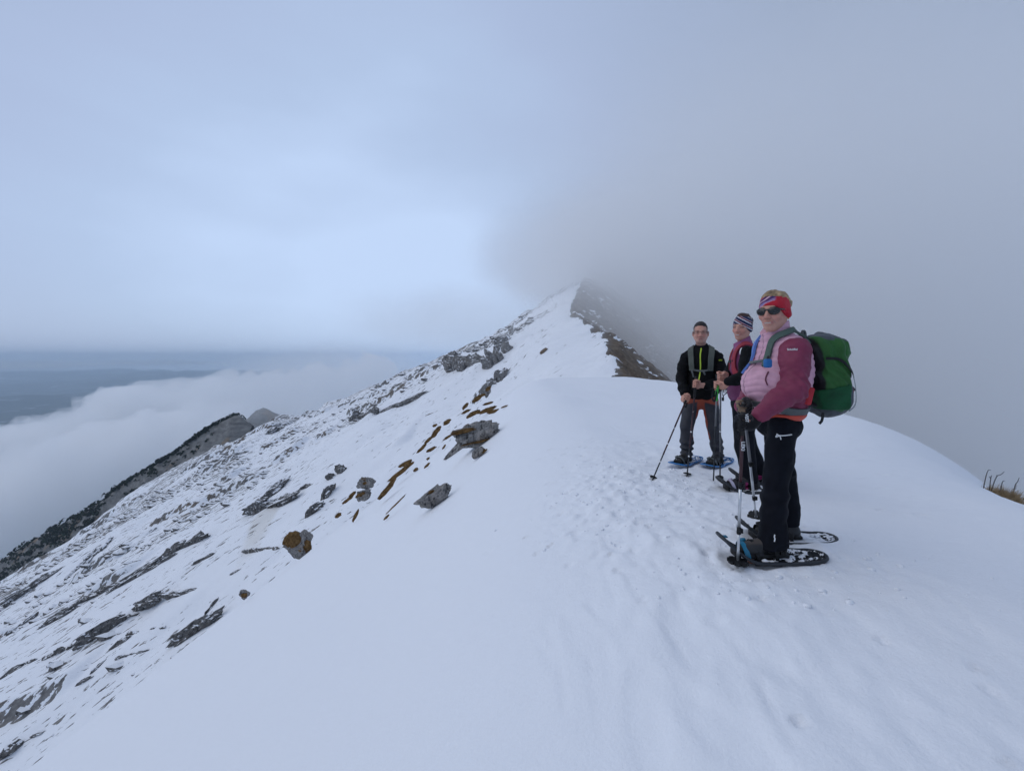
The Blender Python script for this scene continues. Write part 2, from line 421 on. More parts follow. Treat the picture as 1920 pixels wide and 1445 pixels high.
def A3(p): return np.array(p, float)
def cap(p, a, ra, b, rb, sq=None):
    """round cone from a (radius ra) to b (radius rb)"""
    a = A3(a); b = A3(b); ab = b - a; t = np.clip(((p - a) @ ab) / (ab @ ab), 0, 1)
    return np.linalg.norm(p - a - t[:, None] * ab, axis=1) - (ra + (rb - ra) * t)
def ell(p, c, r, R=None):
    q = p - A3(c)
    if R is not None: q = q @ R
    r = A3(r); k0 = np.linalg.norm(q / r, axis=1); k1 = np.linalg.norm(q / (r * r), axis=1)
    return np.where(k1 < 1e-9, -r.min(), k0 * (k0 - 1) / np.maximum(k1, 1e-9))
def rbox(p, c, h, rad, R=None):
    q = p - A3(c)
    if R is not None: q = q @ R
    q = np.abs(q) - (A3(h) - rad)
    return np.linalg.norm(np.maximum(q, 0), axis=1) + np.minimum(q.max(1), 0) - rad
def frame(fwd, up=(0, 0, 1)):
    """columns: right, forward, up"""
    f = Vector(fwd).normalized(); u = Vector(up); r = f.cross(u).normalized(); u = r.cross(f)
    return np.array([r, f, u]).T
def chain(p, pts, k=0.0):
    """pts: list of (point, radius); round cones joined"""
    d = None
    for (a, ra), (b, rb) in zip(pts[:-1], pts[1:]):
        q = cap(p, a, ra, b, rb); d = q if d is None else (smin(d, q, k) if k else np.minimum(d, q))
    return d
def blend(k, *ds):
    d = ds[0]
    for q in ds[1:]: d = smin(d, q, k)
    return d
def sdf_mesh(name, sdf, lo, hi, vox, mat, parent=None, origin=None, col=None):
    v, f = surface_nets(sdf, lo, hi, vox)
    if col is not None: cols = col(v)
    o0 = np.array(origin if origin is not None else (0, 0, 0), float)
    me = mesh_np(name, v - o0, f)
    if col is not None: cattr(me, 'Col', cols)
    return link(name, me, mat, parent)
# ------------------------------------------------------------------ figures
class Sd:
    """a list of blended solids, each with a bounding sphere so that far ones are skipped"""
    def __init__(s, k=.02): s.k = k; s.items = []; s.disp = None; s.post = []
    def add(s, f, c, R, k=None, op='u'): s.items.append((f, A3(c), R, s.k if k is None else k, op)); return s
    def C(s, a, ra, b, rb, k=None, op='u'):
        a = A3(a); b = A3(b); return s.add(lambda p: cap(p, a, ra, b, rb), (a + b) / 2, np.linalg.norm(a - b) / 2 + max(ra, rb), k, op)
    def E(s, c, r, R=None, k=None, op='u'): return s.add(lambda p: ell(p, c, r, R), c, max(r), k, op)
    def B(s, c, h, rad, R=None, k=None, op='u'): return s.add(lambda p: rbox(p, c, h, rad, R), c, float(np.linalg.norm(h)), k, op)
    def chain(s, pts, k=None):
        for (a, ra), (b, rb) in zip(pts[:-1], pts[1:]): s.C(a, ra, b, rb, k)
        return s
    def bounds(s, pad=.03):
        u = [(c, R) for f, c, R, k, op in s.items if op == 'u']
        return np.min([c - R for c, R in u], 0) - pad, np.max([c + R for c, R in u], 0) + pad
    def __call__(s, p):
        m = p.mean(0); rad = np.sqrt(((p - m) ** 2).sum(1).max()); d = None
        for f, c, R, k, op in s.items:
            if np.linalg.norm(m - c) - R > 2 * rad + .07: continue
            q = f(p)
            if op == 'u': d = q if d is None else (smin(d, q, k) if k > 0 else np.minimum(d, q))
            elif d is not None: d = smax(d, -q, max(k, 1e-4))
        if d is None: d = np.full(len(p), 2 * rad + .05)
        if s.disp is not None: d = d + s.disp(p)
        for g in s.post: d = g(p, d)
        return d
    def mesh(s, name, vox, mat, parent=None, origin=None, col=None, pad=.03, lo=None, hi=None):
        a, b = s.bounds(pad)
        if lo is not None: a = np.maximum(a, lo)
        if hi is not None: b = np.minimum(b, hi)
        return sdf_mesh(name, s, a, b, vox, mat, parent, origin, col)

def rotz(a): c, s_ = math.cos(a), math.sin(a); return np.array([[c, -s_, 0], [s_, c, 0], [0, 0, 1.]])

# ---- materials for cloth, skin, gear
def mat_plain(name, col, rough=.75, metal=0, spec=.35, bump=None, var=.12, vs=9):
    m = M(name); m.bsdf(col, rough, metal, spec)
    n = m.noise(vs, 5, .6)
    dark = tuple(c * (1 - var * 2) for c in col); lite = tuple(min(1, c * (1 + var * 1.6)) for c in col)
    m.col(m.ramp(n, [(.3, dark), (.5, col), (.7, lite)]))
    if bump: m.bump(m.noise(bump[0], 4, .6), bump[1], bump[2])
    return m.m
def mat_vcol(name, rough=.75, spec=.3, bump=(160, .25, .002), var=.10, sss=0, sheen=0):
    m = M(name); m.bsdf((.5, .5, .5), rough, 0, spec)
    a = m.at('Col').outputs['Color']; n = m.noise(14, 5, .6)
    m.col(m.mix(1.0, a, m.ramp(n, [(.3, (1 - var * 2,) * 3), (.5, (1, 1, 1)), (.7, (1 + var,) * 3)]), 'MULTIPLY'))
    if bump: m.bump(m.noise(bump[0], 4, .6), bump[1], bump[2])
    if sss: m.b.inputs['Subsurface Weight'].default_value = sss; m.b.inputs['Subsurface Radius'].default_value = (.010, .004, .002); m.b.inputs['Subsurface Scale'].default_value = 1.0
    if sheen: m.b.inputs['Sheen Weight'].default_value = sheen
    return m.m
SKIN = mat_vcol('skin', .52, .4, (220, .12, .001), .05, sss=.12)
CLOTH = mat_vcol('cloth', .85, .2, (260, .3, .0015), .08, sheen=.15)
SHELL = mat_vcol('shell_fabric', .62, .35, (90, .18, .0015), .08)
HAIRM = mat_vcol('hair', .6, .35, (120, .6, .004), .25)
DARKC = mat_vcol('dark_cloth', .75, .14, (200, .35, .002), .2)
BLACKP = mat_plain('black_plastic', (.008, .008, .009), .5, 0, .3)
GREYP = mat_plain('grey_webbing', (.12, .13, .13), .8, 0, .3)
ALU = mat_plain('brushed_aluminium', (.62, .63, .64), .34, .85, .5, var=.05)
LENS = mat_plain('dark_lens', (.012, .010, .009), .08, 0, .6, var=.02)
WHITEP = mat_plain('white_print', (.80, .80, .80), .6, 0, .3, var=.03)
REDP = mat_plain('red_print', (.42, .02, .03), .5)

SK = np.array((.56, .290, .215))
def head_sdf(sd, c, R, s=1.0, fem=True, smile=False):
    """c: middle of the head at eye height, R: columns right, forward, up"""
    T = lambda x, y, z: c + R @ (np.array((x, y, z)) * s)
    w = 1.0 if not fem else .95
    sd.E(T(0, -.018, .034), (.074 * w * s, .096 * s, .088 * s), R, k=.02)
    sd.E(T(0, .018, -.028), ((.061 if not fem else .0565) * s, .074 * s, .088 * s), R, k=.03)
    sd.E(T(0, .050, -.098), ((.022 if fem else .034) * s, .029 * s, (.021 if fem else .024) * s), R, k=.03)
    for q in (-1, 1):
        sd.C(T(q * (.056 if not fem else .049), -.005, -.050), .018 * s, T(q * (.022 if not fem else .014), .045, -.098 if not fem else -.096), (.02 if not fem else .017) * s, k=.03)
        sd.E(T(q * .036, .060, -.036 if not smile else -.032), ((.025 if smile else .022) * s, .022 * s, .021 * s), R, k=.022)
        sd.E(T(q * .033, .103, .003), (.017 * s, .014 * s, .010 * s), R, k=.014, op='d')
        sd.E(T(q * .032, .081, .001), (.013 * s, .010 * s, .010 * s), R, k=.004)
        sd.E(T(q * .079 * w, -.014, -.014), (.010 * s, .020 * s, .031 * s), R, k=.008)
    sd.C(T(-.030, .083, .020), .010 * s, T(.030, .083, .020), .010 * s, k=.016)
    sd.C(T(0, .090, .004), .008 * s, T(0, .108, -.036), .0125 * s, k=.012)
    for q in (-1, 1): sd.E(T(q * .012, .097, -.041), (.0095 * s, .012 * s, .0085 * s), R, k=.008)
    sd.E(T(0, .083, -.066), ((.030 if smile else .025) * s, .014 * s, .0075 * s), R, k=.010)
    sd.E(T(0, .082, -.080), ((.024 if smile else .021) * s, .014 * s, .0075 * s), R, k=.010)
    sd.E(T(0, .099, -.073), ((.026 if smile else .021) * s, .006 * s, .0028 * s), R, k=.005, op='d')
def head_col(p, c, R, s, kind):
    q = ((p - c) @ R) / s; x, y, z = q[:, 0], q[:, 1], q[:, 2]
    col = np.tile(SK, (len(p), 1))
    def paint(mask, cc):
        nonlocal col
        m = np.clip(mask, 0, 1)[:, None]; col = col * (1 - m) + np.array(cc) * m
    front = sstep(.03, .06, y)
    paint(.55 * np.exp(-((np.abs(x) - .037) / .024) ** 2 - ((z + .035) / .024) ** 2) * front, (.58, .22, .18))
    paint(.5 * np.exp(-(x / .016) ** 2 - ((z + .034) / .016) ** 2) * front, (.56, .22, .18))
    zl = z + .073 - (7.0 * x * x if kind != 'man' else 1.0 * x * x)
    wl = .031 if kind != 'man' else .025
    paint(sstep(wl, wl - .006, np.abs(x)) * np.exp(-(zl / .0085) ** 2) * front * .9, (.40, .13, .125))
    if kind != 'man': paint(sstep(.022, .015, np.abs(x)) * sstep(.0046, .0020, np.abs(zl - .0005)) * front, (.50, .44, .39))
    else:
        paint(sstep(.02, .015, np.abs(x)) * np.exp(-(zl / .0028) ** 2) * front, (.22, .07, .07))
        paint(.30 * sstep(-.050, -.072, z) * sstep(-.03, .03, y) * (1 - np.exp(-(zl / .012) ** 2)), (.26, .20, .18))
    ex = np.abs(x) - .033
    brow = np.exp(-((z - .021 + .6 * (ex) ** 2 * 40 * .3) / .0048) ** 2) * sstep(.023, .016, np.abs(ex)) * front
    paint(brow * .8, (.10, .065, .045))
    open_ = .0042 if kind == 'man' else .0026
    paint(np.exp(-((z - .0015) / (open_ + .002)) ** 2) * sstep(.017, .012, np.abs(ex)) * front * .9, (.075, .045, .04))
    paint(.35 * np.exp(-((z + .010) / .007) ** 2) * sstep(.02, .012, np.abs(ex)) * front, (.33, .17, .14))
    nl = np.abs(x) - (.022 + .35 * np.clip(-.040 - z, 0, .05))
    paint(.45 * np.exp(-(nl / .003) ** 2) * sstep(-.082, -.072, z) * sstep(-.036, -.044, z) * front, (.30, .13, .11))
    for sgn in (-1, 1): paint(.6 * np.exp(-((x - sgn * .009) / .004) ** 2 - ((z + .048) / .003) ** 2) * front, (.16, .06, .05))
    if kind == 'man':     # clipped hair at the temples
        side = sstep(.050, .062, np.abs(x)) * sstep(-.03, .0, z) * sstep(.062, .045, y)
        paint(side * .65, (.07, .055, .05))
    return col

def hand_sdf(sd, c, ax, wrist, s=1.0, side=1, rp=.014, fr=.0085, k=.006):
    """a hand closed on a shaft: c on the shaft, ax its upward direction, wrist where the arm ends"""
    ax = A3(ax) / np.linalg.norm(ax); w = A3(wrist) - A3(c); w = w - ax * (w @ ax); e1 = w / np.linalg.norm(w); e2 = np.cross(ax, e1) * side
    c = A3(c)
    def Q(h, th, r): a = math.radians(th); return c + ax * h * s + (e1 * math.cos(a) + e2 * math.sin(a)) * r
    r0 = rp + fr * s
    pal = c + e1 * (r0 + .020 * s) + e2 * .012
    Rm = np.array([e1, e2, ax]).T
    sd.E(pal, (.036 * s, .021 * s, .044 * s), Rm, k=.014)
    sd.C(pal + e1 * .018 * s, .027 * s, wrist, .029 * s, k=.02)
    for i, (h, ln) in enumerate([(.032, 1.0), (.011, 1.08), (-.010, 1.02), (-.030, .86)]):
        f = fr * s * (1.0, 1.04, 1.0, .88)[i]
        sd.chain([(Q(h, 38, r0 + .016 * s), f * 1.18), (Q(h, 95, r0 + .006 * s), f * 1.1), (Q(h - .003, 160, r0 + .002), f), (Q(h - .004, 160 + 70 * ln, r0), f * .92), (Q(h - .004, 160 + 105 * ln, r0 + .003), f * .85)], k=.0035)
    sd.chain([(pal + ax * .018 * s - e2 * .010, .014 * s), (Q(.034, -48, r0 + .012 * s), .0115 * s), (Q(.040, -110, r0 + .003), .0098 * s), (Q(.040, -160, r0 + .001), .0088 * s)], k=.006)

def tube_mesh(name, pts, rad, seg=10, closed=False):
    pts = [Vector(p) for p in pts]; n = len(pts); rad = rad if hasattr(rad, '__len__') else [rad] * n
    vs, fs = [], []; up = None
    for i, p in enumerate(pts):
        a = pts[(i - 1) % n] if (closed or i > 0) else p; b = pts[(i + 1) % n] if (closed or i < n - 1) else p
        t = (b - a).normalized()
        if up is None: up = t.orthogonal().normalized()
        up = (up - t * up.dot(t)).normalized(); q = t.cross(up)
        for k in range(seg):
            an = 2 * math.pi * k / seg; vs.append(p + (up * math.cos(an) + q * math.sin(an)) * rad[i])
    for i in range(n if closed else n - 1):
        j = (i + 1) % n
        for k in range(seg): l = (k + 1) % seg; fs.append((i * seg + k, i * seg + l, j * seg + l, j * seg + k))
    me = bpy.data.meshes.new(name)
    if not closed: fs.append(tuple(range(seg))[::-1]); fs.append(tuple((n - 1) * seg + k for k in range(seg)))
    me.from_pydata([tuple(v) for v in vs], [], fs); me.update()
    me.polygons.foreach_set('use_smooth', [True] * len(me.polygons)); return me
def tube(name, pts, rad, mat, parent=None, org=None, seg=10, closed=False):
    o = Vector(org) if org is not None else Vector((0, 0, 0))
    return link(name, tube_mesh(name, [Vector(p) - o for p in pts], rad, seg, closed), mat, parent)
def ribbon(name, pts, nrm, width, thick, mat, parent=None, org=None):
    """flat strap through pts; nrm: outward normal at each point"""
    o = Vector(org) if org is not None else Vector((0, 0, 0)); pts = [Vector(p) - o for p in pts]
    n = len(pts); vs, fs = [], []; width = width if hasattr(width, '__len__') else [width] * n
    for i, p in enumerate(pts):
        t = (pts[min(i + 1, n - 1)] - pts[max(i - 1, 0)]).normalized(); nn = Vector(nrm[i] if hasattr(nrm[0], '__len__') else nrm); nn = (nn - t * nn.dot(t)).normalized(); b = t.cross(nn)
        for (x, y) in ((-1, -1), (1, -1), (1, 1), (-1, 1)): vs.append(p + b * x * width[i] / 2 + nn * y * thick / 2)
    for i in range(n - 1):
        for k in range(4): l = (k + 1) % 4; fs.append((i * 4 + k, i * 4 + l, i * 4 + 4 + l, i * 4 + 4 + k))
    fs += [(3, 2, 1, 0), tuple((n - 1) * 4 + k for k in range(4))]
    me = bpy.data.meshes.new(name); me.from_pydata([tuple(v) for v in vs], [], fs); me.update()
    return link(name, me, mat, parent)
def curve_pts(pts, n=24):
    """smooth (Catmull-Rom) resampling"""
    P_ = [Vector(p) for p in pts]; P_ = [P_[0] * 2 - P_[1]] + P_ + [P_[-1] * 2 - P_[-2]]; out = []
    m = len(P_) - 3
    for i in range(n + 1):
        t = i / n * m; k = min(int(t), m - 1); f = t - k; a, b, c, d = P_[k:k + 4]
        out.append(.5 * ((2 * b) + (c - a) * f + (2 * a - 5 * b + 4 * c - d) * f * f + (3 * b - a - 3 * c + d) * f ** 3))
    return out
def box_part(name, c, h, rad, mat, parent, org, R=None, seg=2):
    bm = bmesh.new(); bmesh.ops.create_cube(bm, size=2)
    for v in bm.verts: v.co = Vector((v.co.x * h[0], v.co.y * h[1], v.co.z * h[2]))
    if rad: bmesh.ops.bevel(bm, geom=bm.edges[:], offset=rad, segments=seg, affect='EDGES', profile=.5)
    Rm = Matrix(R.tolist()) if R is not None else Matrix.Identity(3); o = Vector(c) - Vector(org)
    for v in bm.verts: v.co = Rm @ v.co + o
    me = bpy.data.meshes.new(name); bm.to_mesh(me); bm.free(); me.polygons.foreach_set('use_smooth', [True] * len(me.polygons))
    return link(name, me, mat, parent)
def text_part(name, txt, size, origin, xdir, ydir, mat, parent, org, extrude=.0006, align='CENTER', onto=None):
    cu = bpy.data.curves.new(name, 'FONT'); cu.body = txt; cu.size = size; cu.extrude = extrude; cu.align_x = align; cu.align_y = 'CENTER'; cu.offset = size * .018
    tmp = bpy.data.objects.new('tmp', cu); COL.objects.link(tmp); dg = bpy.context.evaluated_depsgraph_get()
    me = bpy.data.meshes.new_from_object(tmp.evaluated_get(dg)); bpy.data.objects.remove(tmp)
    x = Vector(xdir).normalized(); y = Vector(ydir); y = (y - x * y.dot(x)).normalized(); z = x.cross(y); o = Vector(origin)
    q = np.array([v.co[:] for v in me.vertices]); w = q @ np.array([x, y, z]) + np.array(o)
    if onto is not None:      # sink the letters onto a curved surface
        for _ in range(8): w = w - (onto(w) - .0012 - q[:, 2])[:, None] * np.array(z)
    w = w - np.array(org); me.vertices.foreach_set('co', w.astype(np.float32).ravel())
    me.materials.clear()
    return link(name, me, mat, parent)
# ------------------------------------------------------------------ shared figure pieces
def drape(pts, sdf, off):
    """push points onto a surface, returning points and outward normals"""
    q = np.array([tuple(p) for p in pts]); e = .004
    def grad(q):
        g = np.zeros_like(q)
        for i in range(3):
            d = np.zeros(3); d[i] = e; g[:, i] = sdf(q + d) - sdf(q - d)
        return g / np.maximum(np.linalg.norm(g, axis=1)[:, None], 1e-6)
    for _ in range(4): q = q - grad(q) * (sdf(q) - off)[:, None]
    return [Vector(x) for x in q], [Vector(x) for x in grad(q)]
def strap(name, pts, sdf, width, mat, parent, org, off=.004, thick=.006, n=26):
    p, nn = drape(curve_pts(pts, n), sdf, off); return ribbon(name, p, nn, width, thick, mat, parent, org)
def flat(col): return lambda v: np.tile(np.array(col, float), (len(v), 1))
def wrinkle(amp, f, seed, stretch=(1, 1, 1)):
    return lambda p: amp * fbm3(p[:, 0] * f * stretch[0], p[:, 1] * f * stretch[1], p[:, 2] * f * stretch[2], 2, seed)
def body_mesh(sd, org, hc, R, s, kind, vox=.0050):
    v, f = surface_nets(sd, *sd.bounds(.02), vox)
    cols = np.tile(SK * np.array((1.0, .97, .97)), (len(v), 1))
    m = np.linalg.norm(v - hc, axis=1) < .2
    cols[m] = head_col(v[m], hc, R, s, kind)
    me = mesh_np('person', v - np.array(org), f); cattr(me, 'Col', cols)
    return link('person', me, SKIN, None, org)
def boot(sd, toe, heel, z0, top, r=.05):
    """foot from heel to toe on the plane z0, shaft up to top"""
    toe = A3(toe); heel = A3(heel); d = toe - heel; d[2] = 0; ln = np.linalg.norm(d); d /= ln
    R = frame(d); B_ = lambda t, z: np.array([*(heel + d * ln * t)[:2], z0 + z])
    sd.E(B_(.80, .040), (.047, .075, .042), R, k=.03); sd.E(B_(.15, .042), (.042, .048, .05), R, k=.03)
    sd.C(B_(.72, .050), .040, B_(.30, .082), .046, k=.03); sd.C(B_(.26, .075), .048, A3(top), r + .004, k=.03)
    sd.B(B_(.50, .010), (.047, ln * .5, .013), .010, R, k=.006)
    sd.post.append(lambda p, d_: np.maximum(d_, z0 - p[:, 2]))
def eyewear(name, hc, R, s, org, parent, dark=True):
    T = lambda x, y, z: tuple(hc + R @ (np.array((x, y, z)) * s))
    if dark:
        sd = Sd(.004)
        for q in (-1, 1):
            Rq = R @ rotz(-q * .30); sd.E(T(q * .035, .090, -.003), (.032 * s, .008 * s, .0235 * s), Rq)
            sd.C(T(q * .060, .080, .006), .0055 * s, T(q * .078, -.02, .004), .0035 * s)
        sd.C(T(-.008, .101, .006), .0045 * s, T(.008, .101, .006), .0045 * s)
        return sd.mesh(name, .0026, LENS, parent, org)
    fr = None
    for q in (-1, 1):
        pts = [T(q * (.034 + .024 * math.cos(a)), .099 - .006 * abs(.034 + .024 * math.cos(a)) / .03, -.004 + .016 * math.sin(a) * (1 if math.sin(a) > 0 else 1.1)) for a in np.linspace(0, 2 * math.pi, 28)[:-1]]
        fr = tube('eyeglass_rim', pts, .0010 * s, BLACKP, parent, org, 6, True)
        tube('eyeglass_temple', [T(q * .058, .092, .004), T(q * .078, .05, .004), T(q * .083, -.01, .002)], .0012 * s, BLACKP, parent, org, 6)
    tube('eyeglass_bridge', [T(-.010, .1, .002), T(0, .103, .006), T(.010, .1, .002)], .0015 * s, BLACKP, parent, org, 6)

# ------------------------------------------------------------------ woman in the pink jacket with the green backpack
def woman_pink():
    org = Vector((1.71, 2.68, gz(1.71, 2.68)))
    hc = A3((1.652, 2.625, .297)); R = frame((-.80, -.60, -.03)); s = 1.03
    shL, elL, wrL = A3((1.718, 2.525, .045)), A3(P(1489, 726, 2.455)), A3(P(1428, 776, 2.445))
    shR, elR, wrR = A3((1.745, 2.815, .065)), A3((1.70, 2.87, -.20)), A3((1.505, 2.70, -.30))
    poleA = (A3(P(1393, 772, 2.45)), A3(P(1383, 1064, 2.455))); poleB = (A3((1.435, 2.58, -.275)), A3((1.862, 3.17, gz(1.862, 3.17) - .03)))
    axA = poleA[0] - poleA[1]; axB = poleB[0] - poleB[1]; axA /= np.linalg.norm(axA); axB /= np.linalg.norm(axB)
    hA = poleA[0] - axA * .065; hB = poleB[0] - axB * .055
    hipL, knL, anL = A3(P(1466, 800, 2.60)), A3(P(1453, 905, 2.575)), A3(P(1450, 1024, 2.56))
    hipR, knR, anR = A3((1.77, 2.78, -.45)), A3(P(1470, 905, 2.80)), A3(P(1477, 998, 2.82))
    # body
    b = Sd(.03); head_sdf(b, hc, R, s, True, True)
    b.C(hc + R @ A3((0, -.02, -.07)), .050, (1.70, 2.68, .10), .056)
    b.E((1.725, 2.68, -.02), (.10, .15, .16)); b.E((1.70, 2.68, -.20), (.12, .145, .16)); b.E((1.73, 2.69, -.42), (.11, .145, .10))
    b.chain([(shL, .05), (elL, .042), (wrL, .028)]); b.chain([(shR, .05), (elR, .042), (wrR, .028)])
    b.chain([(hipL, .055), (knL, .050), (anL, .04)]); b.chain([(hipR, .055), (knR, .050), (anR, .04)])
    hand_sdf(b, hA, axA, wrL, .92, 1); hand_sdf(b, hB, axB, wrR, .92, -1)
    for an in (anL, anR): b.C(an + A3((.03, 0, -.055)), .03, an + A3((-.14, 0, -.085)), .024)
    o = body_mesh(b, org, hc, R, s, 'woman')
    tag(o, 'smiling woman in pink and burgundy jacket, red headband and sunglasses, holding two poles', 'person', 'snowshoe hikers on the ridge')
    # jacket
    def build_jacket(j):
        j.E((1.725, 2.68, -.01), (.128, .172, .175)); j.C((1.725, 2.555, .070), .066, (1.715, 2.80, .075), .066); j.E((1.785, 2.61, -.07), (.085, .105, .20))
        j.E((1.655, 2.665, -.170), (.165, .178, .150), k=.07); j.E((1.725, 2.68, -.28), (.140, .165, .12), k=.06)
        j.C((1.712, 2.68, .105), .088, (1.672, 2.655, .235), .082, k=.035)
        return j
    JP, JB = np.array((.62, .345, .435)), np.array((.205, .030, .070))
    jk = build_jacket(Sd(.05)); plain = build_jacket(Sd(.05))
    def quilt(p):
        w = p[:, 2] + .22 * (p[:, 0] - 1.6) + .012 * np.sin(p[:, 1] * 24) + .01 * noise3(p[:, 0] * 9, p[:, 1] * 9, p[:, 2] * 9, 5)
        return -.0055 * np.abs(np.sin(math.pi * w / .040)) ** .7 + .004 + .005 * fbm3(p[:, 0] * 16, p[:, 1] * 16, p[:, 2] * 10, 2, 6)
    jk.disp = quilt
    jk.post.append(lambda p, d: np.maximum(d, (p[:, 2] - .196 - .55 * (p[:, 0] - 1.66) - .012 * np.sin(p[:, 1] * 30)) * .92))
    jk.post.append(lambda p, d: np.maximum(d, (-.335 - .28 * (p[:, 0] - 1.60) - p[:, 2]) * .95))
    def jcol(v):
        m = sstep(-.215, -.235, v[:, 2] + .5 * np.abs(v[:, 0] - 1.70) - .02) * sstep(1.655, 1.675, v[:, 0]) * sstep(1.845, 1.83, v[:, 0])
        m = np.maximum(m, sstep(1.685, 1.70, v[:, 0]) * sstep(1.79, 1.775, v[:, 0]) * sstep(.05, .03, v[:, 2]) * sstep(2.60, 2.57, v[:, 1]))
        seam = sstep(.0045, .002, np.abs(v[:, 1] - 2.672)) * sstep(1.66, 1.62, v[:, 0])
        c = JP * (1 - m[:, None]) + JB * m[:, None]
        return c * (1 - .65 * seam[:, None])
    jo = jk.mesh('jacket', .0052, SHELL, o, org, jcol)
    for (sh, el, wr, sd_) in ((shL, elL, wrL, 3), (shR, elR, wrR, 4)):
        a = Sd(.03); up = sh + A3((0, 0, .0)); mid = (sh + el) / 2 + A3((.012, 0, 0))
        a.chain([(up, .087), (mid + A3((0, .01, .02)), .078), (el, .064)]); a.chain([(el, .068), (el * .45 + wr * .55, .060), (wr, .047)]); a.C(wr, .047, wr + (wr - el) * .06, .045)
        e0 = el.copy()
        a.disp = lambda p, e0=e0, q=sd_: .011 * fbm3(p[:, 0] * 9, p[:, 1] * 9, p[:, 2] * 15, 3, q) + .008 * np.sin((p[:, 2] * .8 + p[:, 0] * .9) * 95 + 3 * noise3(p[:, 0] * 8, p[:, 1] * 8, p[:, 2] * 8, q)) * np.exp(-(np.linalg.norm(p - e0, axis=1) / .10) ** 2)
        so = a.mesh('sleeve', .005, SHELL, jo, org, flat(JB))
        if sd_ == 3: LS = a
    text_part('sleeve_lettering', 'Schöffel', .0165, (1.650, 2.452, .0535), (.7, -.7, 0), (0, 0, 1), WHITEP, jo, org, .0006, onto=LS)
    # chest pocket zip, drawcord and a coral hem below the jacket
    strap('pocket_zip', [P(1441, 697, 2.55), P(1437, 712, 2.55), P(1441, 722, 2.55)], plain, .007, mat_plain('dark_plum', (.10, .02, .04)), jo, org, .004, .004, 10)
    hm = Sd(.04); hm.E((1.728, 2.68, -.33), (.136, .166, .09)); hm.post.append(lambda p, d: np.maximum(np.maximum(d, -.408 - .05 * (p[:, 0] - 1.7) - p[:, 2]), p[:, 2] + .345))
    hm.mesh('shirt_hem', .0055, CLOTH, o, org, flat((.60, .085, .055)))
    # trousers
    t = Sd(.045); t.E((1.722, 2.69, -.42), (.120, .158, .11)); t.chain([(hipL, .086), ((hipL + knL) / 2, .079), (knL, .070), ((knL + anL) / 2, .072), (anL + A3((-.01, 0, 0)), .084)], .02)
    t.chain([(hipR, .086), ((hipR + knR) / 2, .079), (knR, .068), ((knR + anR) / 2, .072), (anR, .070)], .02)
    t.disp = lambda p: .011 * fbm3(p[:, 0] * 8, p[:, 1] * 8, p[:, 2] * 8, 3, 8) + .007 * np.sin(p[:, 2] * 42 + 5 * noise3(p[:, 0] * 5, p[:, 1] * 5, p[:, 2] * 5, 3)) * np.exp(-((p[:, 2] + .80) / .12) ** 2)
    za = anL[2] + .006
    t.post.append(lambda p, d: np.maximum(np.maximum(d, p[:, 2] + .352), za + .12 * (p[:, 0] - 1.6) - p[:, 2]))
    NAVY = np.array((.0050, .0060, .0105))
    to = t.mesh('trousers', .0055, DARKC, o, org, flat(NAVY))
    tube('drawcord', drape(curve_pts([P(1441, 816, 2.50), P(1449, 813, 2.50), P(1462, 816, 2.50), P(1475, 816, 2.5), P(1487, 815, 2.5)], 16), t, .004)[0], .0035, WHITEP, to, org, 6)
    tube('drawcord', drape(curve_pts([P(1441, 817, 2.50), P(1452, 818, 2.50), P(1461, 817, 2.50), P(1464, 824, 2.5)], 10), t, .004)[0], .003, WHITEP, to, org, 6)
    strap('hem_mark', [P(1458, 1004, 2.46), P(1456.5, 1009, 2.46), P(1458, 1012, 2.46), P(1456, 1017, 2.46)], t, .006, WHITEP, to, org, .002, .002, 8)
    # boots
    zs = gz(1.55, 2.56) + .012
    for (an, nm) in ((anL, 0), (anR, 1)):
        bt = Sd(.03); boot(bt, an + A3((-.205, -.004, 0)), an + A3((.075, .004, 0)), zs, an + A3((.0, 0, .02)), .055)
        bt.disp = wrinkle(.003, 22, 4 + nm)
        def bcol(v, an=an):
            c = np.tile(np.array((.030, .030, .032)), (len(v), 1)); g = sstep(-1.135, -1.12, v[:, 2]) * sstep(.0, -.02, v[:, 0] - an[0] + .02)
            c = c * (1 - g[:, None]) + np.array((.075, .062, .055)) * g[:, None]; sole = sstep(zs + .022, zs + .016, v[:, 2]); return c * (1 - .7 * sole[:, None])
        bt.mesh('boot', .005, SHELL, o, org, bcol)
    # gloves
    for (h_, ax, wr, sd_, el) in ((hA, axA, wrL, 1, elL), (hB, axB, wrR, -1, elR)):
        g = Sd(.01); hand_sdf(g, h_, ax, wr, 1.10, sd_, .0145, .0115); cu = wr + (wr - el) * -.10; g.C(wr, .036, cu, .036, k=.015)
        g.disp = wrinkle(.002, 40, 5)
        def gcol(v, h_=h_, sd_=sd_):
            c = np.tile(np.array((.012, .012, .014)), (len(v), 1))
            if sd_ < 0: m = sstep(.05, .3, noise3(v[:, 0] * 26, v[:, 1] * 26, v[:, 2] * 18, 3) + .25); c = c * (1 - m[:, None]) + np.array((.24, .16, .10)) * m[:, None]
            return c
        g.mesh('glove', .0036, CLOTH, o, org, gcol)
    ribbon('glove_strap', curve_pts([P(1398, 773, 2.385), P(1400, 783, 2.38), P(1402, 794, 2.385)], 8), (-.4, -.9, 0), .022, .003, BLACKP, o, org)
    text_part('strap_lettering', 'VEST', .022, P(1400.2, 783.5, 2.372), (.06, 0, -1), (1, -.3, .06), WHITEP, o, org)
    # headband, hair, glasses, earring
    T = lambda x, y, z: hc + R @ A3((x, y, z))
    hb = Sd(.02); hb.E(T(0, -.016, .036), (.082, .104, .096), R); hb.E(T(0, .02, .0), (.070, .083, .085), R, k=.02)
    def local(p): return (p - hc) @ R
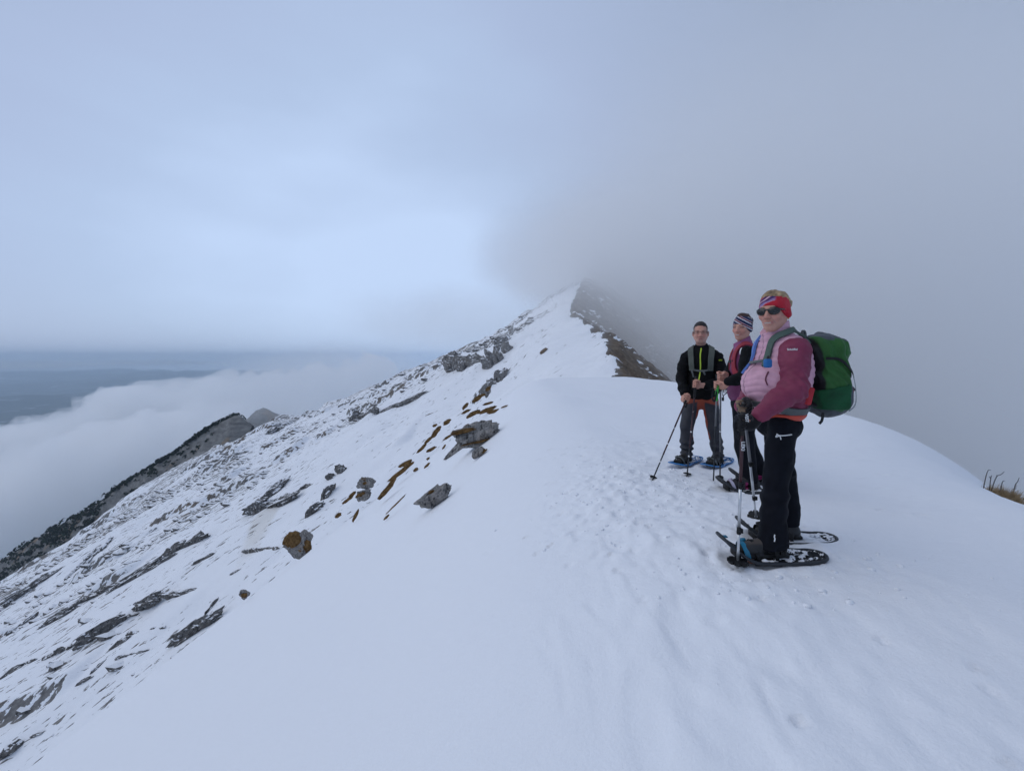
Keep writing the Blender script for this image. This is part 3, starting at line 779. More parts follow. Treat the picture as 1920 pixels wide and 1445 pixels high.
    hb.post.append(lambda p, d: (lambda q: np.maximum.reduce([d, (q[:, 2] - .098 - .22 * (q[:, 1] - .03)) * .97, (.030 + .80 * (q[:, 1] - .088) - q[:, 2]) * .8]))(local(p)))
    hb.disp = wrinkle(.0025, 45, 4)
    for q_ in (-1, 1): hb.E(T(q_ * .074, -.014, -.014), (.017, .028, .036), R, k=.012)
    def hcol(v):
        q = local(v); c = np.tile(np.array((.46, .018, .035)), (len(v), 1))
        w = q[:, 2] - .075 + .55 * (q[:, 0] + .01) + .012 * noise3(q[:, 0] * 30, q[:, 1] * 30, q[:, 2] * 30, 4)
        for a, wd, cc in ((.004, .008, (.03, .04, .14)), (.016, .0035, (.65, .62, .72)), (-.010, .006, (.16, .20, .42)), (-.020, .003, (.55, .45, .6)), (.028, .008, (.05, .02, .10))):
            m = sstep(wd, wd * .6, np.abs(w - a)) * sstep(.055, .042, np.abs(q[:, 0] - .012)) * sstep(.03, .05, q[:, 1]); c = c * (1 - m[:, None]) + np.array(cc) * m[:, None]
        return c
    hb.mesh('headband', .0034, CLOTH, o, org, hcol)
    hr = Sd(.02); hr.E(T(0, -.026, .044), (.076, .092, .086), R); hr.E(T(0, -.112, .052), (.060, .054, .054), R); hr.E(T(.0, .015, .090), (.052, .055, .034), R); hr.E(T(0, -.098, -.02), (.042, .030, .050), R)
    hr.disp = lambda p: (lambda q: .006 * fbm3(q[:, 0] * 34, q[:, 1] * 10, q[:, 2] * 14, 3, 11, .6) - .0035 * np.abs(np.sin((q[:, 0] + .5 * q[:, 2]) * 190 + 4 * noise3(q[:, 0] * 16, q[:, 1] * 12, q[:, 2] * 12, 3))))(local(p))
    hr.post.append(lambda p, d: (lambda q: np.maximum.reduce([d, (q[:, 1] - .055) * 1.0 - 2.0 * np.clip(q[:, 2] - .085, 0, .03), (-.075 - q[:, 2])]))(local(p)))
    hr.mesh('hair', .0034, HAIRM, o, org, lambda v: np.array((.40, .275, .15)) * (1 + .5 * fbm3(local(v)[:, 0] * 60, local(v)[:, 1] * 18, local(v)[:, 2] * 60, 2, 3))[:, None])
    eyewear('sunglasses', hc, R, s, org, o)
    tube('earring', [T(-.076, -.012, -.046), T(-.077, -.012, -.054)], .004, mat_plain('gold', (.6, .38, .10), .3, .9), o, org, 8)
    return dict(body=o, jacket=plain, jacketq=jk, sleeveL=LS, org=org, poleA=poleA, poleB=poleB, hA=hA, hB=hB, anL=anL, anR=anR, zs=zs)

# ------------------------------------------------------------------ man in the black fleece
def man_black():
    C = A3((2.276, 5.0, 0)); f = A3((-.45, -.893, 0)); r = A3((-.893, .45, 0)); RB = np.array([r, f, (0, 0, 1)]).T
    LP = lambda a, b_, z: C + r * a + f * b_ + A3((0, 0, z))
    org = Vector((C[0], C[1], gz(C[0], C[1])))
    hc = A3(P(1313.5, 623.5, 4.99)); R = frame((-.42, -.907, -.03)); s = 1.05
    shR, elR, wrR = LP(.178, 0, .022), A3(P(1278, 712, 5.05)), A3(P(1284, 738, 4.86))
    shL, elL, wrL = LP(-.178, 0, .022), A3(P(1356, 716, 4.88)), A3(P(1322, 723, 4.70))
    tipR = A3(P(1223, 901, 0)); g0 = gz(1.46, 4.33)
    pR = (A3(P(1291, 739, 4.80)), A3((1.460, 4.33, gz(1.46, 4.33) - .03))); pL = (A3(P(1305.5, 706, 4.66)), A3((1.886, 4.485, gz(1.886, 4.485) - .03)))
    axR = pR[0] - pR[1]; axR /= np.linalg.norm(axR); axL = pL[0] - pL[1]; axL /= np.linalg.norm(axL)
    hR = pR[0] - axR * .055; hL = pL[0] - axL * .085
    hipR, knR, anR = LP(.095, 0, -.50), A3(P(1288, 800, 5.00)), A3(P(1287, 851, 5.05))
    hipL, knL, anL = LP(-.095, 0, -.50), A3(P(1338, 800, 4.93)), A3(P(1346, 852, 4.98))
    b = Sd(.03); head_sdf(b, hc, R, s, False, False)
    b.C(hc + R @ A3((0, -.02, -.07)), .056, LP(0, -.01, .10), .060)
    b.E(LP(0, 0, -.05), (.155, .10, .18), RB); b.E(LP(0, 0, -.30), (.14, .10, .18), RB); b.E(LP(0, 0, -.48), (.14, .10, .10), RB)
    b.chain([(shL, .05), (elL, .044), (wrL, .030)]); b.chain([(shR, .05), (elR, .044), (wrR, .030)])
    b.chain([(hipL, .085), (knL, .055), (anL, .042)]); b.chain([(hipR, .085), (knR, .055), (anR, .042)])
    hand_sdf(b, hR, axR, wrR, 1.05, -1); hand_sdf(b, hL, axL, wrL, 1.05, 1)
    sd_ = A3((-.72, -.69, 0))
    for an in (anL, anR): b.C(an, .035, an + sd_ * .14 + A3((0, 0, -.07)), .026)
    o = body_mesh(b, org, hc, R, s, 'man', .0055)
    tag(o, 'man in black fleece with lime zip and rust trousers, wearing glasses, standing with two poles', 'person', 'snowshoe hikers on the ridge')
    BLK = np.array((.0040, .0040, .0050))
    def torso(j):
        j.E(LP(0, 0, -.04), (.178, .120, .185), RB); j.C(LP(.145, 0, .030), .060, LP(-.145, 0, .030), .060); j.C(LP(.12, 0, .045), .05, LP(.02, -.01, .11), .05); j.C(LP(-.12, 0, .045), .05, LP(-.02, -.01, .11), .05); j.E(LP(0, .008, -.29), (.168, .125, .20), RB); j.E(LP(0, .005, -.44), (.170, .128, .10), RB)
        j.C(LP(0, -.005, .10), .074, LP(0, .008, .185), .068, k=.03); return j
    jk = torso(Sd(.05)); plain = torso(Sd(.05)); jk.disp = lambda p: .007 * fbm3(p[:, 0] * 8, p[:, 1] * 8, p[:, 2] * 8, 3, 21)
    def front(p): return (p - C) @ f
    jk.post.append(lambda p, d: np.maximum(d, p[:, 2] - .178 + .5 * (front(p) - .0)))
    jk.post.append(lambda p, d: np.maximum(d, -.505 - p[:, 2] + .02 * np.sin(p[:, 0] * 14)))
    jo = jk.mesh('fleece_jacket', .0062, DARKC, o, org, flat(BLK))
    for (sh, el, wr, q) in ((shR, elR, wrR, 31), (shL, elL, wrL, 32)):
        a = Sd(.03); a.chain([(sh, .063), ((sh + el) / 2, .063), (el, .057)]); a.chain([(el, .057), (el * .4 + wr * .6, .050), (wr, .042)])
        a.disp = lambda p, q=q: .012 * fbm3(p[:, 0] * 9, p[:, 1] * 9, p[:, 2] * 14, 3, q)
        so = a.mesh('sleeve', .006, DARKC, jo, org, flat(BLK))
        if q == 32: text_part('sleeve_badge', 'OO', .022, LP(-.205, .075, -.02), -r, (0, 0, 1), mat_plain('lime_print', (.55, .70, .05), .6), jo, org, onto=a)
    strap('front_zip', [LP(-.002, .14, .135), LP(.008, .14, .05), LP(.006, .16, -.10), LP(.020, .16, -.22), LP(.035, .16, -.30)], plain, .013, mat_plain('lime_zip', (.50, .66, .06), .6), jo, org, .007, .006)
    # trousers
    RUST, GRY = np.array((.30, .055, .026)), np.array((.030, .031, .040))
    t = Sd(.045); t.E(LP(0, 0, -.49), (.158, .118, .12), RB)
    for (h_, k_, a_) in ((hipR, knR, anR), (hipL, knL, anL)): t.chain([(h_, .093), ((h_ + k_) / 2, .085), (k_, .073), ((k_ + a_) / 2, .072), (a_, .066)], .02)
    t.disp = lambda p: .008 * fbm3(p[:, 0] * 9, p[:, 1] * 9, p[:, 2] * 9, 2, 23) + .010 * sstep(-.9, -1.1, p[:, 2]) * np.sin(p[:, 2] * 78 + 4 * noise3(p[:, 0] * 6, p[:, 1] * 6, p[:, 2] * 6, 4))
    t.post.append(lambda p, d: np.maximum(np.maximum(d, p[:, 2] + .40), -1.185 - p[:, 2]))
    def tcol(v):
        a = np.abs((v - C) @ r); z = v[:, 2]; fr = (v - C) @ f
        w = .012 * noise3(v[:, 0] * 12, v[:, 1] * 12, v[:, 2] * 12, 3)
        kl = .036 + .14 * np.clip(-.60 - z, 0, .4)
        m = sstep(kl, kl + .014, a + w) * sstep(-.520, -.540, z + .25 * (a - .1))
        m = np.maximum(m, sstep(-.93, -.97, z)) * sstep(-.06, -.03, fr + .5 * (a - .1) + .05)
        m = np.maximum(m, sstep(-.98, -1.0, z))
        return RUST * (1 - m[:, None]) + GRY * m[:, None]
    t.mesh('trousers', .006, SHELL, o, org, tcol)
    zs = gz(2.3, 5.0) + .014
    for q, an in ((0, anR), (1, anL)):
        bt = Sd(.03); boot(bt, an + sd_ * .205, an - sd_ * .085, zs, an + A3((0, 0, .03)), .056); bt.disp = wrinkle(.003, 20, 7 + q)
        bt.mesh('boot', .006, SHELL, o, org, lambda v: np.where((v[:, 2] < zs + .02)[:, None], (.012, .012, .012), (.038, .036, .036)))
    hr = Sd(.02); hr.E(hc + R @ A3((0, -.019, .036)) * s, (.0765 * s, .099 * s, .0935 * s), R)
    lq = lambda p: ((p - hc) @ R) / s
    hr.disp = lambda p: .003 * fbm3(p[:, 0] * 90, p[:, 1] * 90, p[:, 2] * 60, 2, 5)
    hr.post.append(lambda p, d: (lambda q: np.maximum.reduce([d, q[:, 1] - .070 + .5 * np.clip(np.abs(q[:, 0]) - .045, 0, 1), (.076 + .006 * noise3(q[:, 0] * 70, q[:, 1] * 70, q[:, 2] * 70, 2) + 0.55 * np.clip(q[:, 1] - .062, -.2, 0) - q[:, 2]) * .8]))(lq(p)))
    hr.mesh('hair', .004, HAIRM, o, org, flat((.022, .018, .017)))
    eyewear('eyeglasses', hc, R, s, org, o, False)
    return dict(body=o, jacket=plain, org=org, pR=pR, pL=pL, anR=anR, anL=anL, LP=LP, zs=zs, r=r, f=f, sd=sd_, RB=RB)

# ------------------------------------------------------------------ woman in the purple vest
def woman_purple():
    C = A3((2.262, 4.05, 0)); f = A3((-.94, .34, 0)); r = A3((.34, .94, 0)); RB = np.array([r, f, (0, 0, 1)]).T
    LP = lambda a, b_, z: C + r * a + f * b_ + A3((0, 0, z))
    org = Vector((C[0], C[1], gz(C[0], C[1])))
    hc = A3(P(1391.5, 613.5, 4.03)); R = frame((-.80, -.60, -.05), (.06, -.04, 1)); s = 1.0
    shL, elL, wrL = LP(-.175, 0, .055), A3(P(1397, 707, 3.79)), A3(P(1366, 716, 3.86))
    shR, elR, wrR = LP(.175, 0, .055), A3((2.20, 4.25, -.18)), A3(P(1362, 702, 4.05))
    p1 = (A3(P(1344.5, 722, 3.93)), A3((2.072, 4.28, gz(2.072, 4.28) - .03))); p2 = (A3(P(1351, 708, 3.99)), A3((2.185, 4.37, gz(2.185, 4.37) - .03)))
    a1 = p1[0] - p1[1]; a1 /= np.linalg.norm(a1); a2 = p2[0] - p2[1]; a2 /= np.linalg.norm(a2)
    h1 = p1[0] - a1 * .005; h2 = p2[0] + a2 * .012
    hipL, knL, anL = LP(-.09, .02, -.46), A3(P(1396, 838, 3.93)), A3(P(1407, 898, 3.92))
    hipR, knR, anR = LP(.09, .0, -.46), A3((2.36, 4.18, -.83)), A3(P(1428, 893, 4.20))
    b = Sd(.03); head_sdf(b, hc, R, s, True, True)
    b.C(hc + R @ A3((0, -.02, -.07)), .050, LP(0, 0, .10), .056)
    b.E(LP(0, 0, -.04), (.14, .095, .17), RB); b.E(LP(0, .01, -.24), (.135, .105, .16), RB); b.E(LP(0, 0, -.44), (.14, .10, .10), RB)
    b.chain([(shL, .046), (elL, .040), (wrL, .027)]); b.chain([(shR, .046), (elR, .040), (wrR, .027)])
    b.chain([(hipL, .08), (knL, .054), (anL, .04)]); b.chain([(hipR, .08), (knR, .054), (anR, .04)])
    hand_sdf(b, h1, a1, wrL, .98, 1); hand_sdf(b, h2, a2, wrR, .98, -1)
    for an in (anL, anR): b.C(an, .032, an + A3((-.13, 0, -.06)), .024)
    o = body_mesh(b, org, hc, R, s, 'woman', .0050)
    tag(o, 'laughing woman in purple vest, black sleeves and striped headband, leaning on two poles', 'person', 'snowshoe hikers on the ridge')
    VP, VD = np.array((.165, .036, .105)), np.array((.28, .085, .20))
    def torso(j):
        j.E(LP(0, 0, -.03), (.165, .118, .18), RB); j.C(LP(.135, 0, .058), .058, LP(-.135, 0, .058), .058); j.E(LP(0, .012, -.24), (.162, .135, .19), RB, k=.06); j.E(LP(0, .005, -.36), (.165, .135, .10), RB)
        j.C(LP(0, .0, .10), .084, LP(0, .025, .200), .078, k=.03); return j
    jk = torso(Sd(.05)); plain = torso(Sd(.05)); jk.disp = lambda p: .005 * fbm3(p[:, 0] * 12, p[:, 1] * 12, p[:, 2] * 16, 2, 41)
    jk.post.append(lambda p, d: np.maximum(d, p[:, 2] - .185 + .55 * (((p - C) @ f) - .02))); jk.post.append(lambda p, d: np.maximum(d, -.415 - p[:, 2]))
    def vcol(v):
        z = v[:, 2]; m = sstep(.07, .10, z) * .9
        m = np.maximum(m, .35 * sstep(.0, .4, noise3(v[:, 0] * 10, v[:, 1] * 10, z * 10, 4)))
        return VP * (1 - m[:, None]) + VD * m[:, None]
    jo = jk.mesh('vest', .0055, SHELL, o, org, vcol)
    BLK = np.array((.0040, .0045, .006))
    for (sh, el, wr, q) in ((shL, elL, wrL, 51), (shR, elR, wrR, 52)):
        a = Sd(.03); a.chain([(sh, .064), ((sh + el) / 2, .060), (el, .054)]); a.chain([(el, .053), (el * .4 + wr * .6, .048), (wr, .040)])
        a.disp = lambda p, q=q: .006 * fbm3(p[:, 0] * 12, p[:, 1] * 12, p[:, 2] * 14, 2, q)
        a.mesh('sleeve', .0052, DARKC, o, org, flat(BLK))
    strap('vest_zip', [P(1391, 705, 3.9), P(1388, 718, 3.9), P(1390, 738, 3.9)], plain, .012, BLACKP, jo, org, .006, .006, 10)
    strap('scarf_cord', [P(1383, 645, 3.9), P(1380, 656, 3.9), P(1384, 665, 3.9)], plain, .012, WHITEP, jo, org, .008, .006, 8)
    t = Sd(.045); t.E(LP(0, 0, -.44), (.155, .120, .12), RB)
    for (h_, k_, a_) in ((hipL, knL, anL), (hipR, knR, anR)): t.chain([(h_, .095), ((h_ + k_) / 2, .088), (k_, .080), ((k_ + a_) / 2, .072), (a_, .066)], .02)
    t.disp = lambda p: .006 * fbm3(p[:, 0] * 8, p[:, 1] * 8, p[:, 2] * 8, 2, 43)
    t.post.append(lambda p, d: np.maximum(np.maximum(d, p[:, 2] + .38), -1.165 - p[:, 2]))
    t.mesh('trousers', .006, DARKC, o, org, flat((.0050, .0060, .0105)))
    zs = gz(2.2, 4.0) + .012
    for q, an in ((0, anL), (1, anR)):
        bt = Sd(.03); boot(bt, an + A3((-.19, -.01, 0)), an + A3((.08, .01, 0)), zs, an + A3((0, 0, .03)), .052); bt.disp = wrinkle(.003, 20, 9 + q)
        def bc(v, an=an):
            m = sstep(.0, .25, noise3(v[:, 0] * 17, v[:, 1] * 17, v[:, 2] * 17, 6)) * sstep(.05, .02, np.abs(v[:, 0] - an[0] + .03)); return np.array((.020, .020, .024)) * (1 - m[:, None]) + np.array((.38, .03, .16)) * m[:, None]
        bt.mesh('boot', .0055, SHELL, o, org, bc)
    local = lambda p: (p - hc) @ R; T = lambda x, y, z: hc + R @ A3((x, y, z))
    hb = Sd(.02); hb.E(T(0, -.016, .036), (.080, .102, .094), R); hb.E(T(0, .02, -.0), (.067, .080, .08), R, k=.02)
    hb.post.append(lambda p, d: (lambda q: np.maximum.reduce([d, (q[:, 2] - .104 - .18 * (q[:, 1] - .03)) * .97, (.030 + .78 * (q[:, 1] - .088) - q[:, 2]) * .8]))(local(p)))
    for q_ in (-1, 1): hb.E(T(q_ * .073, -.014, -.014), (.017, .028, .034), R, k=.012)
    def hcol(v):
        q = local(v); w = (q[:, 2] - .55 * q[:, 0] - .20 * q[:, 1]) / .052; w = w - np.floor(w)
        c = np.tile(np.array((.018, .024, .070)), (len(v), 1)); m = (w > .42) & (w < .58); c[m] = (.70, .70, .74); m = (w > .62) & (w < .86); c[m] = (.20, .045, .06); m = (w >= .86) & (w < .93); c[m] = (.55, .45, .5); return c
    hb.mesh('headband', .0034, CLOTH, o, org, hcol)
    hr = Sd(.02); hr.E(T(0, -.025, .050), (.078, .094, .088), R); hr.E(T(0, -.085, .02), (.055, .04, .06), R)
    hr.disp = lambda p: .008 * fbm3(p[:, 0] * 30, p[:, 1] * 30, p[:, 2] * 30, 3, 12)
    hr.post.append(lambda p, d: (lambda q: np.maximum(d, q[:, 1] - .045))(local(p)))
    hr.mesh('hair', .0042, HAIRM, o, org, flat((.060, .030, .024)))
    return dict(body=o, jacket=plain, org=org, p1=p1, p2=p2, anL=anL, anR=anR, LP=LP, zs=zs, RB=RB)
# ------------------------------------------------------------------ poles, snowshoes, backpacks
def lerp(a, b, t): return Vector(a) * (1 - t) + Vector(b) * t
def basket_mesh(name, c, ax, rad, spokes=8):
    ax = Vector(ax).normalized(); e1 = ax.orthogonal().normalized(); e2 = ax.cross(e1); vs, fs = [], []; n = spokes * 6
    for k in range(n):
        a = 2 * math.pi * k / n; rr = rad * (1.0 if (k % 6) in (0, 1, 2, 3, 4) else .82); d = e1 * math.cos(a) + e2 * math.sin(a)
        for (q, h) in ((.22, .006), (1.0, .010), (1.0, -.002), (.22, -.006)): vs.append(Vector(c) + d * rr * q + ax * (h - .012 * q))
    for k in range(n):
        l = (k + 1) % n
        for j in range(4): i = (j + 1) % 4; fs.append((k * 4 + j, l * 4 + j, l * 4 + i, k * 4 + i))
    me = bpy.data.meshes.new(name); me.from_pydata([tuple(v) for v in vs], [], fs); me.update(); return me
def pole(label, top, tip, sections, grip_mat, grip_len=.14, basket=.045, clamp=None, strap_side=(-1, 0, 0), rings=None):
    """sections: [(from, to, radius, material)] along top->tip"""
    top = Vector(top); tip = Vector(tip); ax = (top - tip).normalized(); ln = (top - tip).length
    o = empty('trekking_pole', tip, label, 'trekking pole', 'trekking poles stuck in the snow')
    at = lambda d: top - ax * d
    for (a, b, r_, m) in sections: tube('shaft', [at(a * ln), at(b * ln)], r_, m, o, tip, 12)
    g = [(0, .010), (.006, .015), (.022, .0165), (.030, .014), (.06, .0135), (.085, .0145), (.11, .0135), (grip_len - .01, .0135), (grip_len, .010)]
    tube('grip', [at(d) for d, _ in g], [q for _, q in g], grip_mat, o, tip, 14)
    for c_, m in (clamp or []):
        tube('clamp', [at(c_ * ln - .022), at(c_ * ln - .018), at(c_ * ln + .018), at(c_ * ln + .024)], [.008, .0125, .0125, .008], m, o, tip, 12)
        box_part('clamp_lever', at(c_ * ln) + Vector((.014, -.006, 0)), (.006, .008, .014), .003, m, o, tip)
    for c_, m in (rings or []): tube('shaft_ring', [at(c_ * ln - .008), at(c_ * ln + .008)], .0085, m, o, tip, 10)
    if basket: link('basket', basket_mesh('basket', tip + ax * .045 - tip, ax, basket), BLACKP, o)
    tube('point', [tip + ax * .06, tip], [.0055, .0025], ALU, o, tip, 8)
    s_ = Vector(strap_side); p0 = at(.02)
    loop = curve_pts([p0, p0 + s_ * .035 + Vector((0, 0, -.03)), p0 + s_ * .045 + Vector((0, 0, -.10)), p0 + s_ * .02 + Vector((0, 0, -.13)), at(.03)], 16)
    ribbon('strap', loop, (0, -1, .1), .016, .002, BLACKP, o, tip)
    return o

def snowshoe(label, c, ang, style, deck_mat, accent, boot_c=0.0, L_=.60, toe_up=.115):
    """c: centre on the snow; ang: heading from +Y, counter-clockwise; local +y is forward"""
    o = empty('snowshoe', c, label, 'snowshoe', 'snowshoes worn by the hikers'); o.rotation_euler = (0, 0, ang)
    hl = L_ / 2
    def hw(t):   # t -1 tail .. 1 toe
        if style == 'plate': return .098 * (1 - .10 * math.cos(t * 6.5)) * (math.sqrt(max(0, 1 - max(0, (abs(t) - .86) / .14) ** 2)) * .45 + .55)
        w = .100 if t > -.2 else .100 - .028 * ((-.2 - t) / .8)
        e = max(0, (t - .62) / .38) if t > 0 else max(0, (-t - .74) / .26)
        return max(.012, w * math.sqrt(max(0, 1 - e ** (2 if t < 0 else 3))))
    def zz(t): return .016 + (toe_up * max(0, (t - .36) / .64) ** 1.7 if t > 0 else .012 * max(0, (-t - .7) / .3))
    bm = bmesh.new(); NT, NX = 48, 14; g = {}
    ts = [-math.cos(math.pi * i / NT) for i in range(NT + 1)]
    for i, t in enumerate(ts):
        for j in range(NX + 1):
            x = (j / NX * 2 - 1); g[i, j] = bm.verts.new((x * hw(t), t * hl, zz(t) + .006 * (abs(x) ** 3) + (.004 * math.sin(t * 40) * (style == 'plate'))))
    for i in range(NT):
        for j in range(NX):
            t = (ts[i] + ts[i + 1]) / 2; x = ((j + .5) / NX * 2 - 1)
            if style == 'composite':
                if ((t - .52) / .15) ** 2 + (x / .60) ** 2 < 1: continue
                if -.62 < t < -.50 and .25 < abs(x) < .62: continue
            else:
                if (int((t + 1) * 9) % 2 == 0) and .22 < abs(x) < .70 and abs(t) < .75: continue
            bm.faces.new((g[i, j], g[i, j + 1], g[i + 1, j + 1], g[i + 1, j]))
    bmesh.ops.solidify(bm, geom=bm.faces[:], thickness=-.008)
    me = bpy.data.meshes.new('deck'); bm.to_mesh(me); bm.free(); me.polygons.foreach_set('use_smooth', [False] * len(me.polygons)); link('deck', me, deck_mat, o)
    rim = [Vector((hw(t), t * hl, zz(t) + .004)) for t in ts] + [Vector((-hw(t), t * hl, zz(t) + .004)) for t in ts[::-1][1:-1]]
    tube('frame', rim, .0105 if style == 'composite' else .008, deck_mat, o, None, 8, True)
    for q in (-1, 1):
        tube('side_rail', [Vector((q * .075, y, .004)) for y in np.linspace(-.16, .14, 6)], .010, deck_mat, o, None, 8)
    # packed snow lying on the tail
    r = random.Random(hash(label) % 1000 if False else len(label) * 7 + int(abs(ang) * 100)); bm = bmesh.new(); n = 30; gg = {}
    xs = np.linspace(-1, 1, n); tq = np.linspace(-.97, .30, 46); X, Tm = np.meshgrid(xs, tq); H = fbm2(X * 3 + r.random() * 50, Tm * 9, 4, 77, .62)
    for i in range(46):
        for j in range(n): gg[i, j] = bm.verts.new((X[i, j] * hw(tq[i]) * .93, tq[i] * hl, zz(tq[i]) + .003 + .011 * float(H[i, j])))
    for i in range(45):
        for j in range(n - 1):
            if H[i, j] > .12: bm.faces.new((gg[i, j], gg[i, j + 1], gg[i + 1, j + 1], gg[i + 1, j]))
    bmesh.ops.delete(bm, geom=[v for v in bm.verts if not v.link_faces], context='VERTS')
    me = bpy.data.meshes.new('packed_snow'); bm.to_mesh(me); bm.free(); me.polygons.foreach_set('use_smooth', [True] * len(me.polygons))
    tag(link('packed_snow', me, SNOW_MAT, o), kind='stuff')
    # binding
    bc = boot_c
    for (yy, w, h_, m) in ((bc + .115, .030, .084, accent), (bc + .055, .024, .098, BLACKP), (bc - .055, .020, .135, BLACKP)):
        pts = [Vector((math.cos(a) * .060, yy + .015 * math.sin(a), .020 + math.sin(a) * h_)) for a in np.linspace(0, math.pi, 15)]
        ribbon('binding_strap', pts, [Vector((math.cos(a), 0, math.sin(a))) for a in np.linspace(0, math.pi, 15)], w, .005, m, o)
    tube('binding_dial', [Vector((.040, bc + .10, .088)), Vector((.052, bc + .10, .104))], [.022, .020], accent, o, None, 16)
    box_part('toe_cup', (0, bc + .165, .045), (.050, .012, .030), .010, BLACKP, o, (0, 0, 0))
    pts = [Vector((math.cos(a) * .054, bc - .075 + math.sin(a) * .060, .060)) for a in np.linspace(math.pi, 2 * math.pi, 13)]
    ribbon('heel_strap', pts, [Vector((math.cos(a), math.sin(a), 0)) for a in np.linspace(math.pi, 2 * math.pi, 13)], .026, .006, BLACKP, o)
    return o

W1 = woman_pink(); M1 = man_black(); W2 = woman_purple()

DKBLUE = mat_plain('charcoal_composite', (.020, .024, .030), .5, 0, .45)
TEAL = mat_plain('teal_plastic', (.012, .16, .27), .45, 0, .5)
PINKP = mat_plain('pale_strap', (.45, .42, .52), .6)
BLUEP = mat_plain('bright_blue_plastic', (.015, .17, .45), .4, 0, .5)
ORNG = mat_plain('orange_tape', (.65, .09, .03), .6)
def shoe_at(label, an, z, heading, **k):
    d = Vector((heading[0], heading[1], 0)).normalized(); ang = math.atan2(-d.x, d.y); bc = .055
    c = Vector((an[0], an[1], z - .024)) + d * (.065 - bc); return snowshoe(label, c, ang, boot_c=bc, **k)
s1 = shoe_at('dark snowshoe with teal dial, lettered side rail, under woman in pink jacket', W1['anL'], W1['zs'], (-1, .02), style='composite', deck_mat=DKBLUE, accent=TEAL, L_=.64, toe_up=.13)
# lettering on the visible rail
text_part('rail_lettering', 'RANDO', .018, (.1125, -.06, .018), (0, -1, 0), (0, 0, 1), WHITEP, s1, (0, 0, 0))
box_part('toe_badge', (.055, .262, .115), (.014, .016, .004), .002, TEAL, s1, (0, 0, 0))
s2 = shoe_at('dark snowshoe behind the teal-dialled one, orange tab at its boot heel', W1['anR'], W1['zs'], (-1, .03), style='composite', deck_mat=DKBLUE, accent=BLACKP, L_=.64, toe_up=.13)
box_part('heel_tab', (.02, -.02, .155), (.022, .03, .010), .004, ORNG, s2, (0, 0, 0))
for q in (-1, 1): tube('toe_rivet', [Vector((q * .03, .27, .110)), Vector((q * .03, .27, .122))], .009, WHITEP, s2, None, 10)
shoe_at('dark blue snowshoe with pale strap under near foot of woman in purple vest', W2['anL'], W2['zs'], (-1, -.03), style='composite', deck_mat=DKBLUE, accent=PINKP, L_=.60)
shoe_at('dark blue snowshoe under far foot of woman in purple vest, behind its pair', W2['anR'], W2['zs'], (-1, .02), style='composite', deck_mat=DKBLUE, accent=PINKP, L_=.60)
shoe_at('bright blue plastic snowshoe beside the slanted pole, on the man\'s right foot', M1['anR'], M1['zs'], tuple(M1['sd'][:2]), style='plate', deck_mat=BLUEP, accent=GREYP, L_=.62, toe_up=.03)
shoe_at('bright blue plastic snowshoe on the man\'s left foot, behind the paired poles', M1['anL'], M1['zs'], tuple(M1['sd'][:2]), style='plate', deck_mat=BLUEP, accent=GREYP, L_=.62, toe_up=.03)

DARKR = mat_plain('dark_maroon_shaft', (.055, .020, .024), .4, .2, .5)
GREYS = mat_plain('grey_shaft', (.20, .20, .21), .38, .5, .5)
GREENG = mat_plain('green_grip', (.05, .42, .06), .55)
TAN = mat_plain('cork_grip', (.030, .028, .026), .8)
pa = pole('silver trekking pole with white LEKI lettering beside the teal-dialled snowshoe', *W1['poleA'], [(0, .10, .0085, GREYS), (.10, .46, .0098, DARKR), (.44, .74, .0088, ALU), (.72, 1, .0078, ALU)], TAN, clamp=[(.47, BLACKP), (.76, BLACKP)], basket=.058)
A_, B_ = Vector(W1['poleA'][0]), Vector(W1['poleA'][1]); ax = (B_ - A_).normalized()
text_part('pole_lettering', 'LEKI', .029, A_ + ax * .20 + Vector((.001, -.0108, 0)), ax, (1, 0, 0), WHITEP, pa, B_)
pb = pole('silver trekking pole leaning between two women, tip beside dark trouser leg', *W1['poleB'], [(0, .46, .0095, GREYS), (.44, .76, .0085, ALU), (.74, 1, .0072, ALU)], TAN, clamp=[(.47, BLACKP), (.78, BLACKP)], basket=.058, strap_side=(0, 0, 0.01), rings=[(.5, ALU)])
pole('dark trekking pole slanting away from the man to its tip in clean snow', *M1['pR'], [(0, .4, .0085, DARKR), (.4, .72, .0078, DARKR), (.7, 1, .0068, DKBLUE)], BLACKP, basket=.038, rings=[(.42, ALU), (.60, WHITEP), (.80, WHITEP)])
pole('dark upright trekking pole gripped at the man\'s chest, white rings', *M1['pL'], [(0, .4, .0085, DARKR), (.4, .72, .0078, DARKR), (.7, 1, .0068, DKBLUE)], BLACKP, grip_len=.24, basket=.040, rings=[(.36, WHITEP), (.56, WHITEP), (.80, WHITEP)])
pole('trekking pole with bright green grip and red band held by woman in purple vest', *W2['p1'], [(0, .40, .0090, GREYS), (.38, .7, .0080, DKBLUE), (.68, 1, .0070, DKBLUE)], GREENG, grip_len=.16, basket=None, rings=[(.30, REDP)])
pole('grey trekking pole beside the green-gripped one, under the upper hand', *W2['p2'], [(0, .42, .0090, GREYS), (.40, .7, .0080, GREYS), (.68, 1, .0070, DKBLUE)], BLACKP, basket=.034, rings=[(.5, WHITEP)])

